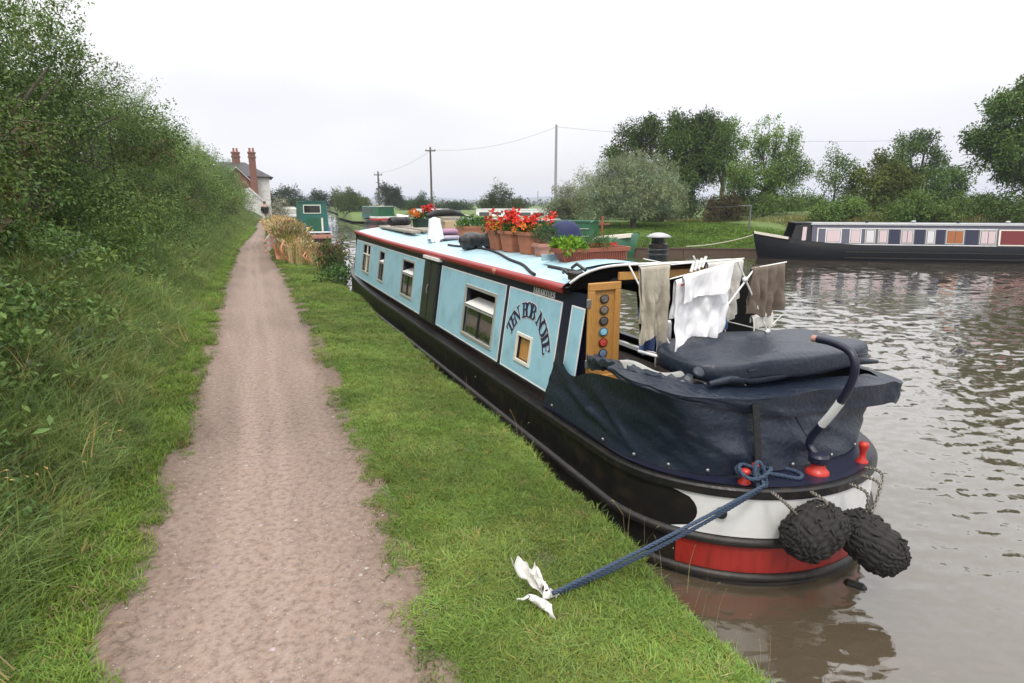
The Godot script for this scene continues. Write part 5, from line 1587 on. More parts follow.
	for k in 4:
		var f := side_plate(g, "window", 1.0, 1.3 + k * 1.1, 2.0 + k * 1.1, 0.75, 1.25, M.cream, 0.014, 0.5, 1.4)
		side_plate(f, "pane", 1.0, 1.36 + k * 1.1, 1.94 + k * 1.1, 0.8, 1.2, M.glass, 0.018, 0.5, 1.4)
	far_cabin(g, 5.7, 7.3, M.green_paint, M.green_paint, 0.5, 1.36)
	for k in 2:
		var rl := MB.new(); rl.bar(Vector3(0.86, 0.82 + 0.3 * k, -5.75), Vector3(0.86, 0.82 + 0.3 * k, -7.25), 0.02, 0.025); part("rail", rl, M.rope_pale, g)
	var fdk2 := MB.new(); fdk2.prism([Vector3(-0.75, 0.62, -7.4), Vector3(0.75, 0.62, -7.4), Vector3(0.35, 0.78, -8.9), Vector3(-0.35, 0.78, -8.9)], Vector3(0, 0.14, 0)); part("cream_foredeck", fdk2, M.cream, g)
	for sd in [-1.0, 1.0]:
		var fl := MB.new(); fl.prism([Vector3(sd * 0.98, 0.25, -7.2), Vector3(sd * 0.98, 0.52, -7.2), Vector3(sd * 0.66, 0.6, -8.4), Vector3(sd * 0.66, 0.3, -8.4)], Vector3(sd * 0.03, 0, -0.02)); part("red_flash", fl, M.red_bright, g)

	# the boat moored ahead on the towpath side, seen from its stern
	var c := thing("narrowboat", "teal green narrowboat with a cabin-end window moored ahead beyond the dry reeds", "narrowboat", W(36.6, 3.95, 0), YAW - 0.05, "")
	far_hull(c, 12.5, M.black, 0.85, 0.42)
	far_cabin(c, 1.4, 9.5, M.green_teal, M.green_teal, 0.42, 2.2, 0.80)
	var wn := MB.new(); wn.box(Vector3(-0.1, 1.8, -1.385), Vector3(0.98, 0.5, 0.03)); var wo := part("window", wn, M.cream, c)
	var wp := MB.new(); wp.box(Vector3(-0.1, 1.8, -1.366), Vector3(0.88, 0.40, 0.012)); part("pane", wp, M.glass, wo)
	for k in 2:
		var dm := MB.new(); dm.box(Vector3(-0.2 + 0.42 * k, 0.86, -1.38), Vector3(0.38, 0.86, 0.035), Basis.IDENTITY, 0.006); part("door", dm, M.green_paint, c)
	var dr := MB.new(); dr.box(Vector3(0.42, 0.9, -1.35), Vector3(0.10, 0.8, 0.02)); part("cream_post", dr, M.cream, c)
	var dk := MB.new(); dk.box(Vector3(0.22, 0.50, -0.75), Vector3(1.25, 0.05, 0.9), Basis.IDENTITY, 0.01); part("white_deck_board", dk, M.white, c)
	var bd := MB.new(); bd.box(Vector3(0.22, 0.28, -0.02), Vector3(1.2, 0.22, 0.1), Basis.IDENTITY, 0.02); part("stern_board", bd, M.pot_pink, c)
	for q in [[-0.5, 0.55], [0.75, 0.7]]:
		var st := MB.new(); st.lathe([[0.05, 0.0], [0.05, 0.3], [0.03, 0.34], [0.0, 0.35]], Vector3(q[0], 0.45, -q[1]), Basis.IDENTITY, 10); part("gas_bottle", st, M.cloth_blue, c)

	# small boats at the far end of the water
	var e := thing("day_boat", "small green boat with a red and white waist far down the water", "boat", Vector3(-13.0, 0, -65.5), 0.62)
	far_hull(e, 6.5, M.black, 1.0, 0.35)
	far_cabin(e, 0.5, 2.3, M.green_paint, M.grey_roof, 0.72, 1.75, 0.95)
	var wb := MB.new(); wb.box(Vector3(0, 0.66, -1.4), Vector3(2.06, 0.2, 2.3), Basis.IDENTITY, 0.02); part("white_waist", wb, M.white, e)
	var rb := MB.new(); rb.box(Vector3(0, 0.44, -1.4), Vector3(2.08, 0.2, 2.4), Basis.IDENTITY, 0.02); part("red_waist", rb, M.red_bright, e)
	far_cabin(e, 2.4, 4.9, M.green_teal, M.grey_roof, 0.6, 1.75, 0.95)
	for sd in [-1.0, 1.0]:
		for k in 2:
			var f := side_plate(e, "window", sd, 2.6 + k * 1.1, 3.5 + k * 1.1, 1.05, 1.6, M.glass, 0.014, 0.6, 1.75, 0.95)
	var names := ["white cruiser with a dark canopy seen just over the flower troughs", "white cruiser with a mast seen right of the red flowers", "white cruiser half hidden beyond the dry reeds", "white cruiser seen just behind the draped white cloth"]
	var at := [Vector3(1.2, 0, -52.0), Vector3(4.6, 0, -51.0), Vector3(-27.5, 0, -78.0), Vector3(-4.2, 0, -50.5)]
	for k in 4:
		var b := thing("cabin_cruiser", names[k], "boat", at[k], [1.2, 1.45, 0.6, 1.1][k], "white cruisers at the moorings")
		far_hull(b, 6.4, M.white, 1.1, 0.8)
		far_cabin(b, 1.6, 4.2, M.white, M.white, 0.85, 1.6, 0.95)
		for sd in [-1.0, 1.0]:
			for j in 2: side_plate(b, "window", sd, 1.9 + j * 1.1, 2.8 + j * 1.1, 1.1, 1.4, M.glass, 0.014, 0.85, 1.6, 0.95)
		var cn := MB.new(); cn.box(Vector3(0, 1.2, -0.9), Vector3(1.7, 0.75, 1.2), Basis.IDENTITY, 0.15); part("canopy", cn, M.vinyl if k != 2 else M.cloth_cream, b)
		if k == 1 or k == 3:
			var ms := MB.new(); ms.tube([Vector3(0, 1.5, -2.5), Vector3(0, 3.1, -2.5)], 0.03, 6); part("mast", ms, M.pole_grey, b)

# ------------------------------------------------------------------ house, poles and posts
func build_house():
	var t := thing("house", "white rendered house with a slate roof and brick chimneys at the end of the towpath", "house", W(76.0, 3.45, 0.4), YAW - 0.02)
	var q := func(x, y, z): return Vector3(x, y, z)
	# main block: its right end is rendered white, brick to the left; the front faces down the path
	var m := MB.new(); m.box(Vector3(-0.66, 2.3, -4.0), Vector3(1.32, 4.6, 8.0)); part("wall", m, M.render_white, t, "white rendered wall")
	var bw := MB.new(); bw.box(Vector3(-3.9, 2.3, -3.8), Vector3(5.16, 4.6, 7.6)); part("wall", bw, M.brick, t, "red brick wall")
	# hipped slate roof with an eaves overhang
	var r := MB.new()
	var e := [Vector3(-6.8, 4.6, 0.3), Vector3(0.35, 4.6, 0.3), Vector3(0.35, 4.6, -8.3), Vector3(-6.8, 4.6, -8.3)]
	var a := Vector3(-5.2, 6.35, -4.0); var b := Vector3(-2.4, 6.35, -4.0)
	r.poly([e[0], e[1], b, a], Vector3(0, 1, 1)); r.poly([e[1], e[2], b], Vector3(1, 1, 0)); r.poly([e[2], e[3], a, b], Vector3(0, 1, -1)); r.poly([e[3], e[0], a], Vector3(-1, 1, 0)); r.poly(e, Vector3.DOWN)
	var roof := part("roof", r, M.slate, t)
	var gt := MB.new(); gt.bar(Vector3(-6.8, 4.57, 0.33), Vector3(0.38, 4.57, 0.33), 0.1, 0.1); gt.bar(Vector3(0.38, 4.57, 0.33), Vector3(0.38, 4.57, -8.3), 0.1, 0.1); part("gutter", gt, M.black_matt, t)
	# gabled wing in front with a white barge board, and the tall stack on its wall
	var wg := MB.new(); wg.prism([Vector3(-5.2, -0.2, 0.0), Vector3(-1.55, -0.2, 0.0), Vector3(-1.55, 3.7, 0.0), Vector3(-3.3, 5.55, 0.0), Vector3(-5.2, 3.7, 0.0)], Vector3(0, 0, 0.6)); part("gable", wg, M.brick, t)
	var wr := MB.new()
	wr.prism([Vector3(-3.3, 5.6, -3.0), Vector3(-1.3, 3.5, -3.0), Vector3(-1.3, 3.5, 0.8), Vector3(-3.3, 5.6, 0.8)], Vector3(0.05, 0.06, 0)); wr.prism([Vector3(-3.3, 5.6, -3.0), Vector3(-5.4, 3.5, -3.0), Vector3(-5.4, 3.5, 0.8), Vector3(-3.3, 5.6, 0.8)], Vector3(-0.05, 0.06, 0)); part("roof", wr, M.slate, t)
	for s in [-1.0, 1.0]:
		var bb := MB.new(); bb.bar(Vector3(-3.3, 5.6, 0.85), Vector3(-3.3 + s * 2.0, 3.5, 0.85), 0.05, 0.2, Vector3.BACK); part("barge_board", bb, M.white, t)
	for c in [[-1.6, 0.75, 0.0, 7.2, 0.36], [-3.3, -4.0, 5.4, 7.5, 0.42]]:
		var s := MB.new(); s.box(Vector3(c[0], (c[2] + c[3]) * 0.5, c[1]), Vector3(c[4] * 2, c[3] - c[2], c[4] * 1.7), Basis.IDENTITY, 0.02)
		for k in 2: s.box(Vector3(c[0], c[3] - 0.1 - k * 0.45, c[1]), Vector3(c[4] * 2 + 0.14, 0.16, c[4] * 1.7 + 0.14))
		var ch := part("chimney", s, M.brick, t)
		for k in [-1, 1]:
			var p := MB.new(); p.lathe([[0.13, 0.0], [0.10, 0.35], [0.13, 0.38], [0.11, 0.42]], Vector3(c[0] + 0.17 * k, c[3], c[1]), Basis.IDENTITY, 10); part("chimney_pot", p, M.terracotta, ch)
	# low lean-to with a pale sloping verge running down beside the hedge
	var lt := MB.new(); lt.prism([Vector3(-3.0, 0, 0.6), Vector3(-0.4, 0, 0.6), Vector3(-0.4, 1.5, 0.6), Vector3(-2.2, 3.3, 0.6), Vector3(-3.0, 3.3, 0.6)], Vector3(0, 0, 1.2)); part("lean_to", lt, M.render_white, t)
	var vg := MB.new(); vg.bar(Vector3(-2.2, 3.38, 1.85), Vector3(-0.35, 1.52, 1.85), 0.16, 0.16, Vector3.BACK); part("verge", vg, M.render_white, t)

func pole(called: String, label: String, at: Vector3, h: float, r: float, m: Material, arms: Array) -> Node3D:
	var t := thing(called, label, "pole", at, 0.2, "poles carrying wires")
	var p := MB.new(); p.tube([Vector3(0, -0.4, 0), Vector3(0, h * 0.5, 0), Vector3(0, h, 0)], [r, r * 0.85, r * 0.7], 10); part("shaft", p, m, t)
	for y in arms:
		var a := MB.new(); a.bar(Vector3(-0.5, y, 0.05), Vector3(0.5, y, 0.05), 0.09, 0.1); var ar := part("cross_arm", a, M.pole_wood, t)
		for k in 3:
			var i := MB.new(); i.lathe([[0.03, 0.0], [0.05, 0.05], [0.03, 0.12], [0.0, 0.14]], Vector3(-0.42 + 0.42 * k, y + 0.05, 0.05), Basis.IDENTITY, 8); part("insulator", i, M.pole_grey, ar)
	var c := MB.new(); c.lathe([[r * 0.8, 0.0], [r * 0.85, 0.04], [0.0, 0.1]], Vector3(0, h, 0), Basis.IDENTITY, 10); part("cap", c, M.pole_grey, t)
	return t
func build_poles():
	pole("telegraph_pole", "tall pale pole standing up in the middle of the sky, right of the red flowers", Vector3(4.15, 0.7, -60), 8.5, 0.15, M.pole_grey, [])
	pole("telegraph_pole", "thin dark pole rising behind the front of the blue boat's roof", Vector3(-7.95, 0.7, -62), 6.7, 0.12, M.pole_wood, [6.4])
	pole("telegraph_pole", "short dark pole against the rounded dark tree at the far end of the water", Vector3(-15.9, 0.8, -75), 4.95, 0.13, M.pole_wood, [4.6])
	var w := [[Vector3(4.15, 9.1, -60), Vector3(-7.95, 7.2, -62), "wire sagging between the pale pole and the thin dark pole"], [Vector3(-7.95, 7.1, -62), Vector3(-15.9, 5.6, -75), "wire from the thin dark pole to the short dark pole"], [Vector3(4.15, 9.1, -60), Vector3(44, 8.6, -66), "long wire running right from the pale pole behind the trees"]]
	for q in w:
		var t := thing("overhead_wire", q[2], "wire", Vector3.ZERO, 0.0, "overhead wires")
		var m := MB.new(); m.tube(line(q[0], q[1], 0.7 if q[0].x > 0 else 0.4, 30), 0.014, 4); part("strand", m, M.pole_grey, t)
	var p := thing("clothes_post", "grey metal clothes post with a short arm on the far lawn", "post", Vector3(11.85, 0.75, -31.0), 0.3)
	var m := MB.new(); m.tube([Vector3(0, -0.2, 0), Vector3(0, 1.28, 0)], 0.04, 8); part("shaft", m, M.post_grey, p)
	var a := MB.new(); a.tube([Vector3(-0.6, 1.27, 0), Vector3(0.05, 1.27, 0)], 0.022, 8); part("arm", a, M.post_grey, p)
	var l := MB.new(); l.tube(line(Vector3(-0.58, 1.27, 0), Vector3(-3.6, 1.3, 0.3), 0.08, 10), 0.006, 5); part("washing_line", l, M.post_grey, p)
	var wp := thing("wooden_post", "weathered wooden post with a knob by the green-canopied boat", "post", Vector3(4.2, 0.45, -28.9))
	var k := MB.new(); k.box(Vector3(0, 0.45, 0), Vector3(0.09, 1.3, 0.09), Basis.IDENTITY, 0.01); k.box(Vector3(0, 0.75, 0), Vector3(0.75, 0.07, 0.06)); part("post", k, M.terracotta_dark, wp)
	# orange plastic netting fallen against the reeds, and its stakes
	for q in [[W(21.0, 0.92, 0.5), W(17.7, 1.12, 0.48), 0.85, "orange plastic safety netting slumped along the path edge in front of the reeds"], [W(17.8, 1.42, 0.95), W(17.3, 1.62, 0.55), 0.35, "short strip of orange plastic netting hanging in the middle of the reeds"]]:
		var n := thing("safety_netting", q[3], "netting", Vector3.ZERO, 0.0, "orange netting in the reeds")
		var d: Vector3 = q[1] - q[0]
		var nx := int(d.length() / 0.12); var ny := int(q[2] / 0.11)
		var pt := func(i, j):
			var kx: float = i / float(nx); var ky: float = j / float(ny)
			return q[0] + d * kx + Vector3(0.10 * sin(kx * 9.0 + ky * 3.0), (q[2] * ky) * (0.85 - 0.5 * sin(kx * 3.0)) + 0.05 * sin(kx * 14.0), 0.12 * sin(kx * 6.0 + ky * 4.0) + 0.1 * ky)
		var nb := MB.new()
		for i in nx + 1:
			for j in ny: nb.bar(pt.call(i, j), pt.call(i, j + 1), 0.014, 0.006, Vector3.BACK)
		for j in ny + 1:
			for i in nx: nb.bar(pt.call(i, j), pt.call(i + 1, j), 0.014, 0.006, Vector3.BACK)
		part("mesh_sheet", nb, M.orange_net, n)
	for k2 in 3:
		var st := thing("barrier_board", "faded pink and white barrier board leaning in the reeds, " + ["lowest of three", "middle of three", "topmost of three"][k2], "board", W(20.3, 0.95, 1.0 + 0.16 * k2), YAW + 0.5, "barrier boards in the reeds")
		var m2 := MB.new(); m2.box(Vector3(0, 0, 0), Vector3(0.95, 0.10, 0.025), Basis(Vector3.BACK, 0.75), 0.004); part("board", m2, M.orange_board, st)
		for s in 3:
			var m3 := MB.new(); m3.box(Basis(Vector3.BACK, 0.75) * Vector3(-0.3 + 0.3 * s, 0, 0.0), Vector3(0.12, 0.102, 0.027), Basis(Vector3.BACK, 0.75)); part("white_stripe", m3, M.white, st)

# ------------------------------------------------------------------ the walker far up the path: one surface meshed from a field of joined limbs
func build_person():
	var t := thing("person", "distant walker in a dark top and pale trousers on the towpath", "person", W(48.6, 1.75, 0.5), YAW + PI)
	var bones := [[Vector3(0, 0.95, 0), Vector3(0, 1.38, -0.02), 0.15, 0.17], [Vector3(0, 1.42, 0), Vector3(0, 1.55, 0.01), 0.06, 0.055], [Vector3(0, 1.62, 0.02), Vector3(0, 1.68, 0.02), 0.095, 0.095],
		[Vector3(-0.18, 1.38, 0), Vector3(-0.24, 1.12, -0.05), 0.06, 0.05], [Vector3(-0.24, 1.12, -0.05), Vector3(-0.22, 0.88, 0.06), 0.048, 0.04], [Vector3(0.18, 1.38, 0), Vector3(0.24, 1.12, 0.04), 0.06, 0.05], [Vector3(0.24, 1.12, 0.04), Vector3(0.21, 0.90, 0.16), 0.048, 0.04],
		[Vector3(-0.09, 0.92, 0), Vector3(-0.1, 0.5, 0.10), 0.10, 0.075], [Vector3(-0.1, 0.5, 0.10), Vector3(-0.1, 0.08, 0.02), 0.07, 0.05], [Vector3(0.09, 0.92, 0), Vector3(0.1, 0.5, -0.02), 0.10, 0.075], [Vector3(0.1, 0.5, -0.02), Vector3(0.1, 0.08, -0.2), 0.07, 0.05],
		[Vector3(-0.1, 0.05, 0.0), Vector3(-0.11, 0.04, 0.16), 0.05, 0.04], [Vector3(0.1, 0.06, -0.22), Vector3(0.11, 0.04, -0.06), 0.05, 0.04]]
	var f := func(p: Vector3) -> float:
		var d := 9.0
		for b in bones:
			var ab: Vector3 = b[1] - b[0]
			var k := clampf((p - b[0]).dot(ab) / ab.length_squared(), 0, 1)
			var e := p.distance_to(b[0] + ab * k) - lerpf(b[2], b[3], k)
			var h := maxf(0.05 - absf(d - e), 0.0) / 0.05
			d = minf(d, e) - h * h * 0.05 * 0.25
		return d
	var cs := 0.032
	var nx := 20; var ny := 58; var nz_ := 18
	var o := Vector3(-0.32, -0.02, -0.30)
	var val := PackedFloat32Array(); val.resize(nx * ny * nz_)
	for x in nx:
		for y in ny:
			for z in nz_: val[(x * ny + y) * nz_ + z] = f.call(o + Vector3(x, y, z) * cs)
	var verts := {}
	var cell := func(x, y, z):
		var key: int = (x * ny + y) * nz_ + z
		if verts.has(key): return verts[key]
		var s := Vector3.ZERO; var n := 0
		for e in [[0,0,0,1,0,0],[0,1,0,1,1,0],[0,0,1,1,0,1],[0,1,1,1,1,1],[0,0,0,0,1,0],[1,0,0,1,1,0],[0,0,1,0,1,1],[1,0,1,1,1,1],[0,0,0,0,0,1],[1,0,0,1,0,1],[0,1,0,0,1,1],[1,1,0,1,1,1]]:
			var a: float = val[((x + e[0]) * ny + y + e[1]) * nz_ + z + e[2]]; var b: float = val[((x + e[3]) * ny + y + e[4]) * nz_ + z + e[5]]
			if (a < 0) != (b < 0):
				s += Vector3(x + e[0], y + e[1], z + e[2]).lerp(Vector3(x + e[3], y + e[4], z + e[5]), a / (a - b)); n += 1
		verts[key] = o + s / maxf(n, 1) * cs
		return verts[key]
	var mb := MB.new(); mb.smooth(true)
	for x in range(1, nx - 1):
		for y in range(1, ny - 1):
			for z in range(1, nz_ - 1):
				var a := val[(x * ny + y) * nz_ + z]
				for ax in 3:
					var q := Vector3i(x, y, z); q[ax] += 1
					var b := val[(q.x * ny + q.y) * nz_ + q.z]
					if (a < 0) == (b < 0): continue
					var c := []
					for k in [[0, 0], [-1, 0], [-1, -1], [0, -1]]:
						var w := Vector3i(x, y, z); w[(ax + 1) % 3] += k[0]; w[(ax + 2) % 3] += k[1]
						c.append(cell.call(w.x, w.y, w.z))
					if a < 0: c.reverse()
					mb.quad(c[0], c[1], c[2], c[3])
	part("body", mb, mat(Color(0.42, 0.26, 0.2), 0.7), t)
	var sh := MB.new(); sh.smooth(true); sh.lathe([[0.17, 0.9], [0.185, 1.05], [0.195, 1.25], [0.20, 1.36], [0.14, 1.43], [0.07, 1.46]], Vector3.ZERO, Basis(Vector3(1.1, 0, 0), Vector3(0, 1, 0), Vector3(0, 0, 0.95)), 16); part("dark_top", sh, M.black_matt, t)
	for s in [-1.0, 1.0]:
		var tr := MB.new(); tr.tube([Vector3(s * 0.09, 0.98, 0), Vector3(s * 0.1, 0.5, 0.10 if s < 0 else -0.02), Vector3(s * 0.1, 0.1, 0.02 if s < 0 else -0.2)], [0.115, 0.09, 0.075], 10); part("trouser_leg", tr, M.cloth_cream, t)
		var sl := MB.new(); sl.tube([Vector3(s * 0.18, 1.39, 0), Vector3(s * 0.24, 1.12, -0.05 if s < 0 else 0.04)], [0.075, 0.062], 8); part("sleeve", sl, M.black_matt, t)
	var hr := MB.new(); hr.lathe([[0.10, 1.62], [0.108, 1.68], [0.09, 1.75], [0.04, 1.785], [0.0, 1.79]], Vector3(0, 0, 0.005), Basis.IDENTITY, 12); part("hair", hr, M.wood_dark, t)

# ------------------------------------------------------------------ growing things
func build_leaves():
	LF.hedge = leaf_mesh(30, 0.20, 0.052, 0.031, 101, 0.25)
	LF.bramble = leaf_mesh(16, 0.20, 0.085, 0.06, 102, 0.3)
	LF.weed = leaf_mesh(12, 0.13, 0.10, 0.045, 103, 0.5)
	LF.tree = leaf_mesh(22, 0.34, 0.13, 0.085, 104, 0.3)
	LF.willow = leaf_mesh(30, 0.30, 0.15, 0.034, 105, 0.35)
	LF.ash = leaf_mesh(18, 0.36, 0.16, 0.085, 106, 0.6)
	LF.herb = leaf_mesh(14, 0.05, 0.045, 0.03, 107, 0.0)
	LF.thin = leaf_mesh(18, 0.06, 0.07, 0.008, 108, -0.8)
	LF.lettuce = leaf_mesh(9, 0.04, 0.06, 0.045, 109, -0.4)
	for i in 3: BLOOM.append(bloom_mesh(200 + i))

func hedge_top(u: float) -> float:
	return tab([[0, 4.6], [8, 5.0], [14, 5.3], [20, 5.2], [27, 5.1], [33, 4.9], [38, 4.7], [46, 5.2], [58, 5.6], [66, 5.4], [74, 3.8], [95, 2.6]], u)
func build_hedge():
	var t := thing("hedge", "tall dark overgrown hedge on the bank along the left of the towpath", "hedge", Vector3.ZERO)
	var xf := []; var cols := []; var xfb := []; var colb := []
	var u := 2.5
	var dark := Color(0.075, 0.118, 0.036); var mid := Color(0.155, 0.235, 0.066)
	while u < 72.0:
		var near := clampf(1.0 - (u - 6.0) / 40.0, 0.12, 1.0)
		var step := 0.25
		var n := int((480.0 if u < 14 else 330.0) * near * step) + 8
		var sc := clampf(0.75 + u * 0.022, 0.85, 1.8)
		for k in n:
			var uu := u + rnd(0, step)
			var e0 := 1.75 + nz.get_noise_1d(uu * 35.0) * 0.7        # foot of the face, from the path edge
			var foot := tab(LEFT_RISE, e0) - 0.1
			var top := hedge_top(uu) + nz.get_noise_1d(uu * 55.0 + 300.0) * 1.4 + nz.get_noise_1d(uu * 160.0) * 0.7
			var q := rnd(0, 1)
			var y := lerpf(foot, top, q)
			# the face leans back and bulges; part of the leaves stand behind it, more of them at the crest
			var face := e0 + 0.15 + 1.15 * q * q * q + nz.get_noise_2d(uu * 38.0, y * 45.0) * 1.5 + nz2.get_noise_2d(uu * 120.0, y * 140.0) * 0.35 - 0.25 * sin(q * PI)
			var dep := pow(rnd(0, 1), 2.0) * (0.9 + 1.6 * smoothstep(0.75, 1.0, q))
			if nz2.get_noise_3d(uu * 70.0, y * 70.0, 5.0) < -0.30 and dep < 0.35: continue
			var v := tab(PATH_C, uu) - tab(PATH_W, uu) - face - dep
			var p := W(uu, v, y)
			var big := rnd(0, 1) < 0.22
			(xfb if big else xf).append(Transform3D(any_turn(sc * rnd(0.55, 1.3) * (0.62 if big else 1.0)), p))
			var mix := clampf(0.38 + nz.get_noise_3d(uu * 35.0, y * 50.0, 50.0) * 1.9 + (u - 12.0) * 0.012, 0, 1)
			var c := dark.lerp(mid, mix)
			if nz.get_noise_3d(uu * 45.0, y * 45.0, 900.0) > 0.46 and q < 0.5: c = Color(0.105, 0.085, 0.045)
			(colb if big else cols).append(tinted(c, 0.25, p, 60.0))
		u += step
	# long shoots that break the crest and the face
	var st := MB.new()
	for k in 330:
		var uu := 4.0 + 45.0 * pow(rnd(0, 1), 1.3)
		var top := hedge_top(uu) + nz.get_noise_1d(uu * 55.0 + 300.0) * 1.1
		var crest := k % 3 != 0
		var y0 := top - 0.5 if crest else lerpf(1.8, top, rnd(0.2, 1.0))
		var q := clampf(y0 / top, 0, 1)
		var v := tab(PATH_C, uu) - tab(PATH_W, uu) - (1.75 + 1.15 * q * q * q) - rnd(0.0, 1.0 if crest else 0.1)
		var a := W(uu, v, y0)
		var d := (W(0, 1, 0) - W(0, 0, 0)) * rnd(-0.1, 0.8) + (W(1, 0, 0) - W(0, 0, 0)) * rnd(-0.6, 0.6) + Vector3.UP * (rnd(0.5, 1.2) if crest else rnd(-0.1, 0.6))
		d = d.normalized() * rnd(0.5, 1.25)
		var pts := [a, a + d * 0.5 + Vector3(0, 0.06, 0), a + d + Vector3(0, -0.05, 0)]
		st.tube(pts, [0.010, 0.007, 0.003], 4, false)
		for j in 9:
			var s := j / 8.0
			var p: Vector3 = a + d * s + Vector3(0, 0.1 * s * (1.0 - s), 0)
			var sc := clampf(0.5 + uu * 0.014, 0.55, 1.2)
			xf.append(Transform3D(any_turn(sc * rnd(0.5, 0.85)), p))
			cols.append(tinted(mid * 1.1, 0.25, p, 60.0))
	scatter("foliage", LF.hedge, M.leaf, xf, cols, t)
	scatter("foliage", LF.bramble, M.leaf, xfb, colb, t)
	for k in 60:
		var uu := 3.0 + k * 0.55 + rnd(-0.2, 0.2)
		var v := tab(PATH_C, uu) - tab(PATH_W, uu) - 2.3 - rnd(0, 0.8)
		var h0 := ground_h(uu, v) - 0.1
		var a := W(uu, v, h0)
		for j in 3:
			st.tube([a, a + Vector3(rnd(-0.4, 0.4), 1.4, rnd(-0.4, 0.4)), a + Vector3(rnd(-0.9, 0.9), rnd(1.8, 2.6), rnd(-0.9, 0.9))], [0.05, 0.035, 0.012], 6, false)
	part("stems", st, M.bark, t).set_meta("kind", "stuff")
	# solid shade of wood and old growth behind the leaves
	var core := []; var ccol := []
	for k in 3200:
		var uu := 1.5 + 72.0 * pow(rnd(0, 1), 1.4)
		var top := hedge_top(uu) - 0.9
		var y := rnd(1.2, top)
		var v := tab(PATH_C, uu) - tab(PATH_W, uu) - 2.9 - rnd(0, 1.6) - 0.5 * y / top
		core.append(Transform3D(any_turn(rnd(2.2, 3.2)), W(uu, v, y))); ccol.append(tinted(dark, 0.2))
	scatter("inner_foliage", LF.hedge, M.leaf, core, ccol, t)

